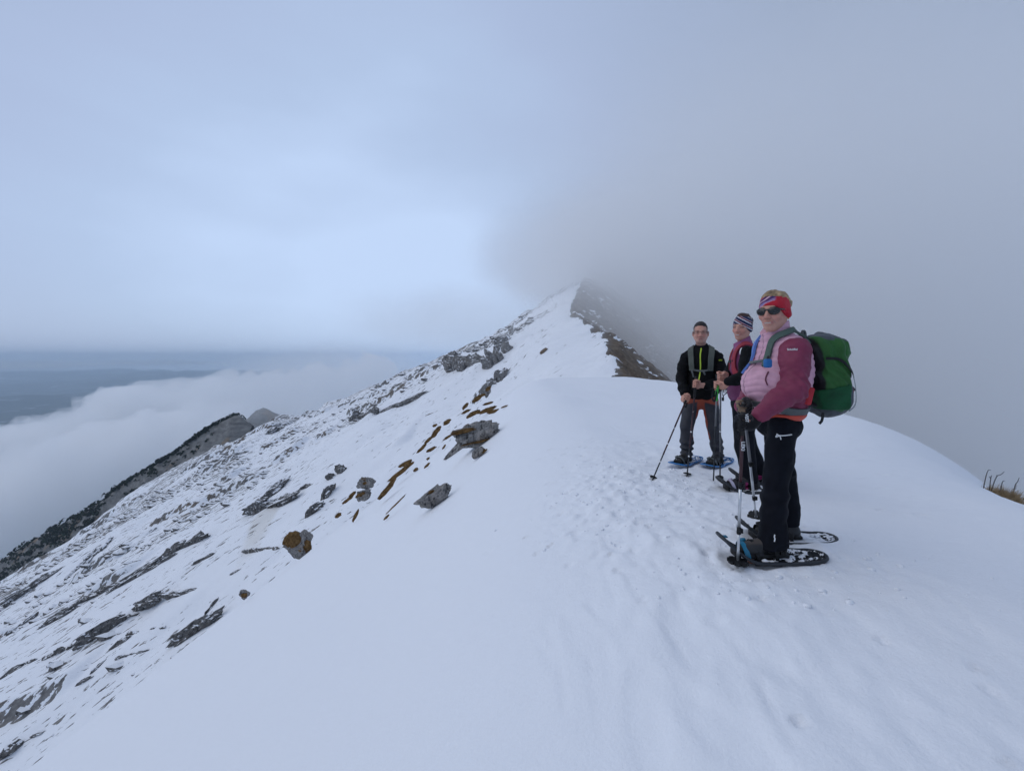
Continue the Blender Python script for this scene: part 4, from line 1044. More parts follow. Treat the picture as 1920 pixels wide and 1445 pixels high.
# ---- green backpack
def pack_green():
    org = Vector((1.98, 2.68, -.385)); o = empty('backpack', org, 'green and grey hiking backpack with mesh side pocket on woman in pink jacket', 'backpack', 'hikers\' backpacks')
    Rt = np.array(Matrix.Rotation(math.radians(-7), 3, 'Y')); GR = np.array((.022, .105, .020)); GY = np.array((.070, .082, .098)); BK = np.array((.006, .006, .008))
    def shape(b):
        b.B((1.985, 2.68, -.11), (.112, .150, .235), .075, Rt); b.E((2.035, 2.68, -.20), (.095, .135, .17), k=.05)
        b.E((1.985, 2.68, .075), (.115, .148, .085), k=.03); return b
    b = shape(Sd(.04)); plain = shape(Sd(.04))
    b.disp = lambda p: .012 * fbm3(p[:, 0] * 10, p[:, 1] * 10, p[:, 2] * 6, 4, 61) + .007 * np.sin((p[:, 2] * .55 + p[:, 0]) * 85 + 4 * noise3(p[:, 0] * 6, p[:, 1] * 6, p[:, 2] * 6, 6)) * sstep(-.25, -.1, p[:, 2])
    def col(v):
        x, y, z = v.T; c = np.tile(GR, (len(v), 1))
        def pt(m, cc):
            nonlocal c; m = np.clip(m, 0, 1)[:, None]; c = c * (1 - m) + np.array(cc) * m
        n = .01 * noise3(x * 9, y * 9, z * 9, 3)
        pt(sstep(1.915, 1.905, x + .10 * (z + .1) + n), BK)
        pt(sstep(.125, .14, z + .35 * (x - 1.98) + n) , GY)
        pt(sstep(2.058, 2.064, x - .22 * (z + .2) + n) * sstep(-.03, -.05, z), GY)
        pt(sstep(-.315, -.33, z + .25 * (x - 2.0)), GY * .8)
        return c
    m = b.mesh('bag', .0055, SHELL, o, org, col)
    # lid, its binding and side strap
    ld = Sd(.03); ld.E((1.980, 2.68, .080), (.116, .152, .082)); ld.E((2.04, 2.68, .030), (.062, .140, .07), k=.05)
    ld.post.append(lambda p, d: np.maximum(d, .010 - .42 * (p[:, 0] - 1.93) - p[:, 2])); ld.disp = lambda p: .011 * fbm3(p[:, 0] * 12, p[:, 1] * 12, p[:, 2] * 12, 3, 62)
    def lcol(v):
        t = v[:, 2] - (.012 - .42 * (v[:, 0] - 1.93)); m_ = np.maximum(sstep(.016, .012, t), sstep(.118, .128, v[:, 2] + .10 * np.sin(v[:, 0] * 20) * .1))[:, None]
        return GR * 1.15 * (1 - m_) + GY * m_
    ld.mesh('lid', .005, SHELL, o, org, lcol)
    # mesh pocket on the visible side
    pk = shape(Sd(.04)); pk.disp = lambda p: -.010 - .004 * np.sin(p[:, 2] * 60) * np.sin(p[:, 0] * 50)
    pk.post.append(lambda p, d: np.maximum.reduce([d, p[:, 1] - 2.64, p[:, 2] + .175 - .25 * (p[:, 0] - 1.98), -.315 - p[:, 2], 1.885 - .2 * (p[:, 2] + .2) - p[:, 0], p[:, 0] - 2.055]))
    MESHM = mat_vcol('pocket_mesh', .7, .3, (420, .8, .003), .2)
    pk.mesh('mesh_pocket', .005, MESHM, o, org, flat((.006, .075, .026)))
    box_part('red_side_pouch', P(1515, 742, 2.53), (.020, .022, .055), .010, mat_plain('red_fabric', (.42, .025, .035), .7), o, org, np.array(Matrix.Rotation(math.radians(14), 3, 'Y')))
    jk = W1['jacket']
    un = Sd(.03); un.items = list(jk.items) + [(lambda p: W1['sleeveL'](p), A3((1.69, 2.48, -.08)), .28, .03, 'u')]
    STR = mat_plain('green_grey_strap', (.085, .125, .105), .8, bump=(300, .4, .002)); BLS = mat_plain('blue_strap', (.10, .20, .50), .7)
    strap('shoulder_strap', [(1.87, 2.60, .10), (1.80, 2.60, .16), (1.72, 2.60, .17), (1.62, 2.60, .10), (1.575, 2.59, .02), (1.57, 2.58, -.05)], jk, .036, STR, o, org, .012, .014)
    strap('shoulder_strap', [(1.87, 2.78, .10), (1.72, 2.78, .17), (1.60, 2.78, .08), (1.56, 2.78, -.02), (1.56, 2.79, -.10)], jk, .046, BLS, o, org, .012, .014)
    strap('sternum_strap', [(1.55, 2.585, .005), (1.53, 2.64, .000), (1.52, 2.70, -.002), (1.53, 2.78, .0)], jk, .020, GREYP, o, org, .016, .005)
    strap('hip_belt', [(1.86, 2.53, -.345), (1.78, 2.51, -.34), (1.68, 2.505, -.33), (1.56, 2.54, -.318), (1.50, 2.66, -.312), (1.55, 2.82, -.318), (1.70, 2.86, -.33)], jk, .050, GREYP, o, org, .010, .008, 34)
    box_part('belt_buckle', P(1404, 760, 2.62), (.012, .03, .024), .006, mat_plain('grey_buckle', (.10, .105, .11), .5), o, org)
    box_part('blue_pouch', P(1439.5, 681, 2.475), (.020, .018, .026), .010, mat_plain('blue_fabric', (.020, .13, .36), .7), o, org)
    tube('pouch_cord', [P(1439, 674, 2.475), P(1440, 668, 2.50)], .006, BLACKP, o, org, 8)
    # outer straps, grab loop and red clip
    strap('compression_strap', [(1.90, 2.51, .00), (1.98, 2.51, -.005), (2.06, 2.52, -.06), (2.11, 2.56, -.11)], plain, .016, BLACKP, o, org, .010, .004)
    strap('front_seam', [(2.10, 2.54, -.09), (2.115, 2.55, -.18), (2.10, 2.54, -.27), (2.06, 2.53, -.33)], plain, .012, mat_plain('pale_piping', (.30, .32, .33), .6), o, org, .009, .004)
    tube('grab_loop', curve_pts([(1.865, 2.66, .10), (1.862, 2.67, .165), (1.885, 2.68, .17), (1.895, 2.68, .10)], 12), .009, GREYP, o, org, 8)
    tube('red_clip', [P(1596, 726, 2.56), P(1597, 733, 2.56), P(1597, 746, 2.56)], [.009, .011, .008], REDP, o, org, 10)
    tube('clip_cord', curve_pts([P(1592, 722, 2.57), P(1600, 727, 2.56), P(1603, 732, 2.56)], 6), .005, GREYP, o, org, 8)
    strap('load_lifter', [(1.90, 2.545, .05), (1.84, 2.545, .08), (1.80, 2.55, .13)], un, .016, BLACKP, o, org, .014, .004, 10)
    ribbon('loose_strap', curve_pts([(1.90, 2.54, -.33), (1.885, 2.53, -.375), (1.865, 2.525, -.395)], 8), (0, -1, 0), .016, .003, BLACKP, o, org)
pack_green()
def pack_olive():
    LP = M1['LP']; org = Vector(LP(0, -.22, -.42)); o = empty('backpack', org, 'grey-olive backpack worn behind the man in black fleece', 'backpack', 'hikers\' backpacks')
    RB = M1['RB']; b = Sd(.04); b.B(LP(0, -.235, -.17), (.165, .11, .27), .08, RB); b.E(LP(0, -.22, .08), (.16, .11, .07), RB); b.E(LP(-.19, -.19, -.10), (.05, .06, .07), RB); b.E(LP(-.16, -.2, -.33), (.06, .08, .09), RB)
    b.disp = lambda p: .008 * fbm3(p[:, 0] * 10, p[:, 1] * 10, p[:, 2] * 10, 3, 71)
    b.mesh('bag', .008, SHELL, o, org, lambda v: np.array((.055, .060, .058)) * (1 + .5 * noise3(v[:, 0] * 14, v[:, 1] * 14, v[:, 2] * 14, 3))[:, None])
    OL = mat_plain('olive_strap', (.095, .105, .090), .8)
    for q in (-1, 1): strap('shoulder_strap', [LP(q * .115, -.12, .10), LP(q * .118, 0, .16), LP(q * .118, .12, .05), LP(q * .118, .14, -.08), LP(q * .125, .14, -.145)], M1['jacket'], .062, OL, o, org, .012, .012)
    strap('sternum_strap', [LP(.115, .15, -.13), LP(.04, .16, -.142), LP(-.04, .16, -.142), LP(-.115, .15, -.13)], M1['jacket'], .022, GREYP, o, org, .016, .005)
    for a, z in ((.09, -.22), (-.035, -.19)): ribbon('strap_tail', curve_pts([LP(a + .012, .150, -.135), LP(a, .155, -.17), LP(a - .012, .15, z)], 8), tuple(M1['f']), .018, .003, GREYP, o, org)
    hb = [P(1352, 722, 4.92), P(1358, 726, 4.98), P(1364, 724, 5.05)]
    box_part('hip_pad', P(1357, 724, 4.98), (.045, .03, .045), .015, GREYP, o, org)
    tube('hip_cord', curve_pts([P(1358, 728, 4.9), P(1364, 731, 4.9), P(1362, 737, 4.9), P(1357, 741, 4.9), P(1356, 748, 4.9)], 16), .005, BLACKP, o, org, 6)
    tube('hip_cord', curve_pts([P(1357, 728, 4.9), P(1355, 740, 4.9), P(1357, 744, 4.9)], 8), .004, BLACKP, o, org, 6)
    box_part('cord_end', P(1355.5, 748, 4.9), (.012, .006, .022), .003, BLACKP, o, org)
pack_olive()
def pack_red():
    LP = W2['LP']; org = Vector(LP(0, -.22, -.40)); o = empty('backpack', org, 'small red backpack with red shoulder straps on woman in purple vest', 'backpack', 'hikers\' backpacks')
    RD = np.array((.30, .03, .045)); b = Sd(.04); b.B(LP(0, -.215, -.14), (.13, .085, .20), .07, W2['RB']); b.disp = lambda p: .007 * fbm3(p[:, 0] * 10, p[:, 1] * 10, p[:, 2] * 10, 3, 81)
    b.mesh('bag', .008, SHELL, o, org, flat(RD))
    m = mat_plain('red_strap', (.30, .035, .055), .75)
    for q in (-1, 1): strap('shoulder_strap', [LP(q * .105, -.12, .08), LP(q * .11, 0, .15), LP(q * .11, .12, .05), LP(q * .115, .13, -.08), LP(q * .14, .08, -.16)], W2['jacket'], .050, m, o, org, .012, .012)
    strap('sternum_strap', [LP(.11, .14, -.02), LP(0, .16, -.03), LP(-.11, .14, -.02)], W2['jacket'], .018, BLACKP, o, org, .016, .005)
pack_red()
# ------------------------------------------------------------------ snow under the feet, then rocks, turf and far ridges
for an in (W1['anL'], W1['anR'], W2['anL'], W2['anR']): PRINTS.append((an[0] - .02, an[1], .33, .115, 0, .012))
for an in (M1['anR'], M1['anL']): PRINTS.append((an[0] - .04, an[1] - .04, .32, .115, math.atan2(.69, .72), .012))
for p_ in (W1['poleA'][1], W1['poleB'][1], M1['pR'][1], M1['pL'][1], W2['p1'][1], W2['p2'][1]): PRINTS.append((p_[0], p_[1], .03, .03, 0, .02))
lay_prints()
build_near()

def mat_rock(name, snow=0.0, fleck=0.0, scale=1.0, tone=1.0):
    m = M(name); m.bsdf((.2, .2, .2), .88, 0, .2)
    rc, n2 = rock_color(m, .8 * scale, 3.0 * scale, .30)
    cr = m.noise(2.2 * scale, 5, .7, stretch=(2.2, 2.2, .5)); lay = m.noise(1.4 * scale, 4, .6, stretch=(.35, .35, 3.0))
    rc = m.mix(1.0, rc, (tone, tone, tone), 'MULTIPLY')
    rc = m.mix(m.math('MULTIPLY', m.step(cr, .47, .40), .85), rc, (.026, .025, .026))
    if fleck: rc = m.mix(m.step(m.noise(1.6, 5, .65, stretch=(.5, .8, 1.4)), .60, .63), rc, SNOW)
    if snow:
        geo = m.n('ShaderNodeNewGeometry'); sp = m.n('ShaderNodeSeparateXYZ'); m.l(geo.outputs['Normal'], sp.inputs[0])
        f = m.math('ADD', sp.outputs[2], m.math('MULTIPLY', m.math('SUBTRACT', m.noise(1.1 * scale, 5, .7), .5), 1.3))
        rc = m.mix(m.step(f, snow, snow + .08), rc, SNOW)
    m.col(rc); m.bump(m.math('ADD', m.math('ADD', n2, m.math('MULTIPLY', lay, .8)), cr), .9, .12 / scale)
    return m.m
ROCKN = mat_rock('limestone', 0, 0, 3.0, 1.45); ROCKF = mat_rock('far_limestone', .74, 1, .45, .78); CLIFF = mat_rock('cliff_limestone', .80, 1, .5, .95)
def mat_turf():
    m = M('dry_turf'); m.bsdf((.2, .12, .05), .95, 0, .1)
    m.col(m.ramp(m.noise(7, 6, .7), [(.28, (.045, .027, .013)), (.48, (.135, .078, .032)), (.62, (.215, .130, .055)), (.8, (.30, .20, .10))]))
    m.bump(m.noise(30, 4, .7), .7, .03); return m.m
TURF = mat_turf()

_ico = {}
def ico(sub):
    if sub not in _ico:
        bm = bmesh.new(); bmesh.ops.create_icosphere(bm, subdivisions=sub, radius=1); bm.verts.ensure_lookup_table()
        _ico[sub] = (np.array([v.co[:] for v in bm.verts]), np.array([[v.index for v in f.verts] for f in bm.faces])); bm.free()
    return _ico[sub]
def rock_verts(seed, sub=4, planes=13, rough=.10, strata=.06):
    v, f = ico(sub); r = np.random.RandomState(seed)
    n = r.normal(size=(planes, 3)); n /= np.linalg.norm(n, axis=1)[:, None]; d = r.uniform(.62, 1.0, planes)
    dt = v @ n.T; rad = np.where(dt > .05, d / np.maximum(dt, .05), 9).min(1); rad = np.minimum(rad, 1.25)
    q = v * rad[:, None]
    q = q * (1 + rough * fbm3(q[:, 0] * 2.2 + seed, q[:, 1] * 2.2, q[:, 2] * 2.2, 4, seed, .6))[:, None]
    lay = np.sin(q[:, 2] * 13 + 2 * noise3(q[:, 0] * 2, q[:, 1] * 2, q[:, 2] * 2, seed)); q[:, :2] *= (1 + strata * np.sign(lay) * np.abs(lay) ** .4)[:, None]
    return q, f
def rock_object(name, seed, c, axis, up, l, d, h, mat, parent=None, org=None, sub=4, **k):
    """rock with half lengths l along axis, d across, h up, centred at c"""
    q, f = rock_verts(seed, sub, **k); a = Vector(axis).normalized(); u = Vector(up); u = (u - a * u.dot(a)).normalized(); b = u.cross(a)
    Bm = np.array([a, b, u]); w = (q * np.array((l, d, h))) @ Bm
    o0 = Vector(org) if org is not None else Vector(c); w = w + np.array(Vector(c) - o0)
    return link(name, mesh_np(name, w, f, smooth=False), mat, parent, None if parent is not None else o0)

def turf_object(name, seed, c, axis, nrm, l, d, h, parent=None, org=None, blades=160):
    """a mound of dry turf with long grass combed downhill"""
    r = random.Random(seed); v, f = ico(3); a = Vector(axis).normalized(); u = Vector(nrm); u = (u - a * u.dot(a)).normalized(); b = u.cross(a)
    q = v * (1 + .30 * fbm3(v[:, 0] * 2.5 + seed, v[:, 1] * 2.5, v[:, 2] * 2.5, 3, seed))[:, None]; q = q * np.array((l, d, h))
    down = Vector((0, 0, -1)); down = (down - u * down.dot(u)); down = down.normalized() if down.length > .05 else -b
    vs = [tuple(a * p[0] + b * p[1] + u * p[2]) for p in q]; fs = [tuple(t) for t in f]
    for k in range(blades):
        th = r.uniform(0, 2 * math.pi); ph = math.acos(r.uniform(.0, 1)); p = a * (math.sin(ph) * math.cos(th) * l) + b * (math.sin(ph) * math.sin(th) * d) + u * (math.cos(ph) * h)
        ln = r.uniform(.4, 1.1) * min(d, l) * .62; dr = (down * r.uniform(.4, 1.2) + u * r.uniform(.05, .6) + a * r.uniform(-.5, .5) + b * r.uniform(-.3, .3)).normalized(); sd = dr.cross(u + Vector((.01, .02, 0))).normalized() * ln * .035
        i = len(vs); mid = p + dr * ln * .55 + u * ln * .10; tip = p + dr * ln + down * ln * .15
        vs += [tuple(p - sd), tuple(p + sd), tuple(mid + sd * .8), tuple(mid - sd * .8), tuple(tip)]; fs += [(i, i + 1, i + 2, i + 3), (i + 3, i + 2, i + 4)]
    o0 = Vector(org) if org is not None else Vector(c); off = Vector(c) - o0
    me = bpy.data.meshes.new(name); me.from_pydata([tuple(Vector(p) + off) for p in vs], [], fs); me.update()
    return link(name, me, TURF, parent, None if parent is not None else o0)

SLOPE_N = Vector((-.61, .02, .79)).normalized()
def near_seg(u0, v0, u1, v1):
    c = hit((u0 + u1) / 2, max(v0, v1)); y = 24.0 if c is None else min(c.y, 26.0)
    return P(u0, v0, y), P(u1, v1, y)
# boulders on the near slope
def boulder(label, u0, v0, u1, v1, hpx, seed, caps=(), flat_=1.0, depth=.55):
    a, b = near_seg(u0, v0, u1, v1); c = (a + b) / 2; l = (b - a).length / 2; px = c.y / F_PX; h = hpx * px * .5
    o = empty('boulder', c, label, 'boulder', 'boulders on the snow slope')
    rock_object('rock', seed, c + SLOPE_N * h * .22, b - a, SLOPE_N + Vector((0, -.25, .5)), l * 1.02, max(l * depth, h * .6), h * 1.1, ROCKN, o, c, 5, rough=.17, strata=.022)
    for k, (t, up, ll, hh) in enumerate(caps):
        turf_object('grass_cap', seed + 9 + k, a.lerp(b, t) + SLOPE_N * h * up + Vector((0, -h * .3, 0)), b - a, SLOPE_N, l * ll, l * ll * .55, h * hh, o, c, 240)
    return o
boulder('large cracked grey boulder with turf along its top, largest rock on the slope', 850, 836, 942, 812, 40, 3, ((.40, 1.25, .50, .20), (.55, -.05, .70, .14), (.98, .25, .22, .12)), depth=.55)
rock_object('slab', 77, (hit(862, 842) or Vector((0, 20, 0))), (1, 0, .7), SLOPE_N, .55, .3, .2, ROCKN, bpy.data.objects['boulder'], bpy.data.objects['boulder'].location)
boulder('tilted grey boulder with small turf patch, standing alone in smooth snow', 783, 952, 840, 914, 26, 5, ((.58, .75, .20, .30),), depth=.45)
boulder('small grey rock with rusty turf below the largest boulder', 884, 857, 914, 843, 14, 8, ((.75, .55, .30, .35),))
boulder('grey rock under a big clump of tawny turf at the slope\'s edge', 540, 1040, 590, 1018, 50, 11, ((.55, .95, .62, .60), (.75, .1, .45, .45)), depth=.6)
boulder('rounded rock wrapped in brown turf beside turf strips', 676, 915, 700, 900, 26, 13, ((.5, .55, .6, .5),))
boulder('low turf-covered rock just below the turf-wrapped one', 668, 937, 695, 922, 18, 17, ((.5, .6, .7, .4),))
boulder('rust-brown small rock alone on the clean snow edge', 453, 1119, 468, 1110, 14, 19, ((.5, .3, .8, .7),))
boulder('dark mossy rock at foot of the dark cliff, above turf strips', 906, 740, 922, 728, 18, 23, ((.7, .4, .7, .4),))
# strips and tufts of dry turf
tufts = [(712, 936, 742, 900, 15), (728, 905, 775, 868, 13), (748, 876, 772, 864, 12), (783, 850, 800, 832, 9), (797, 832, 812, 818, 9), (810, 822, 826, 800, 14), (812, 800, 820, 796, 8), (800, 848, 818, 838, 9), (832, 797, 846, 787, 12), (866, 776, 882, 768, 8),
         (876, 783, 900, 770, 13), (898, 776, 930, 764, 13), (914, 776, 936, 768, 10), (886, 755, 902, 744, 12), (868, 768, 878, 757, 10), (892, 746, 915, 738, 8), (905, 760, 925, 754, 7), (643, 945, 662, 930, 9), (655, 932, 668, 922, 9),
         (630, 970, 640, 963, 12), (662, 978, 673, 955, 9), (720, 975, 730, 965, 7), (726, 962, 760, 928, 5), (776, 884, 784, 878, 9), (796, 878, 806, 868, 7), (800, 862, 806, 858, 6), (832, 825, 848, 815, 7), (846, 817, 852, 811, 5), (830, 842, 836, 834, 6),
         (1015, 664, 1026, 654, 12), (870, 800, 880, 795, 5), (940, 765, 952, 760, 5), (905, 850, 914, 842, 6)]
for k, (u0, v0, u1, v1, th) in enumerate(tufts):
    a, b = near_seg(u0, v0, u1, v1); c = (a + b) / 2; px = c.y / F_PX
    if u0 > 1000:
        a, b = hit(u0, v0, True), hit(u1, v1, True); c = (a + b) / 2; px = c.y / F_PX
    o = turf_object('turf_tuft', 40 + k, c + SLOPE_N * th * px * .10, b - a, SLOPE_N, max((b - a).length * .52, th * px * .5), th * px * .42, th * px * .30, blades=330)
    TL = {0: 'hanging lower end of the longest tawny turf strip', 1: 'upper part of the longest tawny turf strip', 2: 'rounded head of the longest tawny turf strip', 5: 'upright tawny turf strip beside the largest boulder', 8: 'dark round turf clump above the upright turf strip',
          10: 'bushy turf clump just above the largest boulder', 11: 'wide turf clump right above the largest boulder\'s top', 22: 'hair-thin long turf streak beside the tilted boulder', 29: 'lone rusty turf patch on the smooth snow under the ridge', 19: 'star-shaped small turf patch below the turf-wrapped rock', 20: 'narrow upright turf sliver below the turf-wrapped rock'}
    tag(o, TL.get(k, 'small tuft of tawny dry turf poking through snow of the near slope'), 'grass tuft', 'dry turf tufts on the slope')

# ledges and cliffs on the far face
def ledge(label, u0, v0, u1, v1, th, seed, mat=ROCKF, depth=.8, cat='rock ledge', group='rock ledges on the far mountainside', strata=.06, name='rock_ledge', n=None):
    a, b = hit(u0, v0, True), hit(u1, v1, True)
    if a is None or b is None: return
    c = (a + b) / 2; ln = (b - a).length; px = c.y / F_PX; h = th * px * .5
    if ln > 3.2 * (abs(u1 - u0) + abs(v1 - v0)) * px: b = a + (P(u1, v1, a.y) - P(u0, v0, a.y)); c = (a + b) / 2; ln = (b - a).length
    n = n or max(1, int(ln / (h * 4.5))); r = random.Random(seed)
    o = empty(name, c, label, cat, group)
    for k in range(n):
        t = (k + .5) / n + r.uniform(-.12, .12) / n
        l = ln / n * r.uniform(.50, .72); hh = h * r.uniform(.7, 1.25)
        rock_object('rock', seed * 10 + k, a.lerp(b, t) + Vector((0, hh * .2, hh * r.uniform(.05, .4))), (b - a).normalized() + Vector((0, 0, r.uniform(-.12, .12))), (0, 0, 1), l, max(hh * depth, l * .25), hh, mat, o, c, 4 if l > 3.5 else 3, rough=.24, strata=strata)
    return o
GEN = 'small snow-dusted rock ledge breaking the snow of the far mountainside'
LAB = ['grey ledge with sharp upper edge just below the long stepped rock band', 'thick slanting ledge bordering the smooth near snow slope', 'thick dark ledge ending in a blunt block above a thin tail',
       'thin rock tail running down from the blunt-ended thick ledge', 'small isolated ledge beyond the end of the thin rock tail', 'tiny rock stub between the thin rock tail and a small ledge',
       'broad dark ledge at the lowest edge of the face', 'short thin ledge just above the lowest broad ledge', 'lower end of the long stepped rock band', 'middle piece of the long stepped rock band',
       'upper end of the long stepped rock band', 'thin ledge running just under the long stepped rock band', 'ledge in line with the stepped rock band, past its lower end', 'rounded brown-grey ledge among streaks near the dwarf pine scrub',
       'small ledge touching the rounded brown-grey ledge', 'thin ledge below the rounded brown-grey ledge', 'flat-topped crag on the snow below the hazy knobs', 'slanting rock strip beside the flat-topped crag']
ledge('pale grey cliff with upright cracks on the misty skyline', 832, 692, 914, 680, 40, 101, CLIFF, .7, 'cliff', 'cliffs of the upper mountain', .02, 'cliff', 3)
ledge('dark curved rock wall beside the smooth upper snowfield', 930, 668, 964, 620, 26, 103, CLIFF, .8, 'cliff', 'cliffs of the upper mountain', .02, 'cliff', 3)
ledge('dark rock stub with brown grass at foot of curved rock wall', 938, 664, 956, 656, 20, 105, CLIFF, .9, 'cliff', 'cliffs of the upper mountain', .02, 'cliff', 1)
ledge('broken dark cliff between the pale cliff and the snowfield', 910, 694, 940, 674, 36, 107, CLIFF, .8, 'cliff', 'cliffs of the upper mountain', .03, 'cliff', 3)
ledge('narrow dark cliff foot running down to mossy rock', 916, 728, 948, 702, 28, 109, CLIFF, .8, 'cliff', 'cliffs of the upper mountain', .03, 'cliff', 3)
ledge('squat grey crag at left end of a rock band above clean snow', 653, 792, 674, 782, 18, 111, CLIFF, .8, n=1)
ledge('rock band stepping up to the right above clean snow bowl', 672, 786, 702, 772, 13, 113, CLIFF, .8)
ledge('long thin rock band along top of clean snow bowl', 704, 777, 740, 762, 12, 115, CLIFF)
ledge('hazy grey crag at right end of rock band', 742, 764, 796, 738, 14, 117, CLIFF)
ledge('slabby rock outcrop with slanting strata above a stained snow streak', 456, 966, 552, 936, 30, 119, ROCKF, .9, strata=.10)
ledge('steep slabs rising from the stained streak outcrop', 492, 940, 545, 900, 26, 121, ROCKF, .9, strata=.12)
ledge('dark crag between speckled snow and near slope', 614, 900, 648, 880, 26, 123, ROCKF, n=2)
ledge('small crag just below the dark crag', 604, 940, 622, 918, 20, 125, ROCKF, n=1)
ledge('pointed grey crag beside turf-wrapped rock', 582, 966, 604, 946, 24, 127, ROCKF, n=1)
for k, q in enumerate([(252, 1140, 360, 1108, 24), (335, 1205, 428, 1146, 30), (146, 1216, 242, 1160, 26), (76, 1238, 148, 1206, 9), (2, 1272, 36, 1252, 11), (44, 1246, 66, 1238, 8), (0, 1425, 46, 1390, 26), (54, 1384, 88, 1368, 8),
                       (152, 1130, 238, 1090, 17), (226, 1098, 300, 1052, 17), (300, 1050, 388, 1008, 22), (262, 1078, 330, 1040, 8), (76, 1176, 146, 1136, 15), (40, 1116, 108, 1070, 20), (14, 1136, 40, 1110, 14), (12, 1192, 68, 1154, 10),
                       (510, 808, 556, 806, 14), (500, 815, 530, 796, 10), (140, 1286, 172, 1270, 9), (172, 1262, 196, 1238, 8), (212, 1215, 240, 1198, 9), (216, 1236, 280, 1218, 6), (240, 1190, 310, 1178, 9), (386, 1150, 408, 1124, 9),
                       (455, 1036, 520, 1030, 9), (360, 1060, 400, 1040, 8), (120, 1090, 180, 1030, 9), (160, 1060, 210, 1008, 9), (230, 1040, 290, 992, 8), (430, 1078, 450, 1068, 8), (560, 920, 590, 905, 10), (460, 905, 495, 885, 7)]):
    ledge(LAB[k] if k < len(LAB) else GEN, *q, 200 + k * 3, ROCKF)

# grey slab ridge beyond the snow and two hazy knobs
def strip_ridge(name, crest, front, back, mat, seed, rough, n=160, m=40):
    c = [P(*q) for q in crest]; pts = curve_pts(c, n); A = np.array([tuple(p) for p in pts])
    t = np.linspace(-1, 1, m); V = np.zeros((n + 1, m, 3))
    for j, s_ in enumerate(t):
        off = np.array(front) * s_ ** 1 if s_ > 0 else np.array(back) * (-s_); V[:, j] = A + off
    X, Y, Z = V[..., 0], V[..., 1], V[..., 2]
    V[..., 2] += rough * fbm3(X * .05, Y * .08, Z * .05, 4, seed, .6) * (.35 + np.abs(t)[None, :]); V[..., 1] += rough * .8 * fbm3(X * .08 + 9, Y * .08, Z * .10, 3, seed + 4)
    i = np.arange((n + 1) * m).reshape(n + 1, m); f = np.stack([i[:-1, :-1], i[1:, :-1], i[1:, 1:], i[:-1, 1:]], -1).reshape(-1, 4)
    o = link(name, mesh_np(name, V.reshape(-1, 3), f), mat); tag(o, kind='structure'); return V
def mat_slab():
    m = M('grey_slab'); m.bsdf((.2, .2, .2), .9, 0, .15)
    n = m.noise(.22, 6, .68, stretch=(.5, .5, 1.6)); b = m.noise(.045, 4)
    g = m.ramp(n, [(.3, (.085, .085, .085)), (.5, (.165, .165, .16)), (.7, (.27, .265, .255))]); br = m.ramp(n, [(.3, (.12, .09, .065)), (.6, (.24, .19, .14)), (.8, (.34, .28, .2))])
    m.col(m.mix(m.step(b, .54, .66), g, br)); m.bump(n, .8, 1.5); return m.m
SLAB = mat_slab()
R1 = strip_ridge('ridge_terrain', [(474, 792, 322), (452, 778, 326), (436, 775, 330), (400, 797, 334), (300, 862, 345), (180, 941, 358), (60, 1014, 372), (-60, 1084, 386), (-220, 1170, 400)], (12, -62, -62), (-20, 70, -60), SLAB, 5, 2.8)
strip_ridge('peak_terrain', [(440, 812, 430), (462, 783, 432), (478, 768, 433), (490, 761, 434), (504, 762, 435), (518, 774, 436), (534, 783, 437), (546, 779, 438), (556, 775, 439), (568, 780, 440), (600, 800, 442)], (5, -60, -60), (0, 60, -60), SLAB, 9, 6.0)
# dwarf pine scrub on the low end of that ridge
def scrub():
    r = random.Random(9); vs, fs = [], []
    for k in range(1500):
        i = int(min(159, 58 + abs(r.gauss(0, 62)))); j = int(min(39, max(14, r.gauss(22, 5))))
        if i < 95 and r.random() < .8: j = r.randint(17, 20)
        if k < 90: i = r.randint(32, 70); j = r.randint(17, 19)
        p = Vector(R1[i, j]) + Vector((r.uniform(-1.5, 1.5), r.uniform(-2, 2), 0)); h = r.uniform(1.2, 2.8) * (.6 + .7 * i / 160)
        for q in range(11):
            d = Vector((r.gauss(0, 1), r.gauss(0, 1), abs(r.gauss(0, .8)))).normalized(); c = p + Vector((d.x * h * .8, d.y * h * .8, d.z * h * .9)); e = Vector((r.gauss(0, 1), r.gauss(0, 1), r.gauss(0, 1))).normalized() * h * .5; g = d.cross(e).normalized() * h * .45; n = len(vs)
            vs += [tuple(c - e - g), tuple(c + e - g * .6), tuple(c + d * h * .3 + g)]; fs.append((n, n + 1, n + 2))
    me = bpy.data.meshes.new('scrub'); me.from_pydata(vs, [], fs); me.update()
    m = M('pine_needles'); m.bsdf((.012, .022, .014), .9, 0, .1); m.col(m.ramp(m.noise(.3, 4), [(.35, (.007, .014, .010)), (.65, (.022, .036, .020))]))
    tag(link('pine_scrub', me, m.m), 'dark dwarf pine scrub on the low grey ridge', None, None, 'stuff')
scrub()

# rocks too small to count, strewn over the far face
def strew():
    r = np.random.RandomState(4); n = 5200; x = r.uniform(-190, 10, n); y = r.uniform(45, 225, n)
    h, rk, br, dn = far_h(x, y); k = (dn > .35 + .3 * r.uniform(size=n)) & (r.uniform(size=n) < .75); x, y, h = x[k], y[k], h[k]
    V, Fc = [], []; q0 = [rock_verts(s_, 1, 9, .1, .0) for s_ in range(6)]; nv = 0
    for i in range(len(x)):
        q, f = q0[i % 6]; s_ = r.uniform(.25, 1.0) ** 1.6 * 1.25; V.append(q * np.array((s_ * r.uniform(1, 2.0), s_, s_ * .55)) + np.array((x[i], y[i], h[i] + s_ * .1))); Fc.append(f + nv); nv += len(q)
    tag(link('strewn_rocks', mesh_np('strewn', np.concatenate(V), np.concatenate(Fc), False), ROCKF), 'small dark rocks strewn over the far snowy face', None, None, 'stuff')
strew()

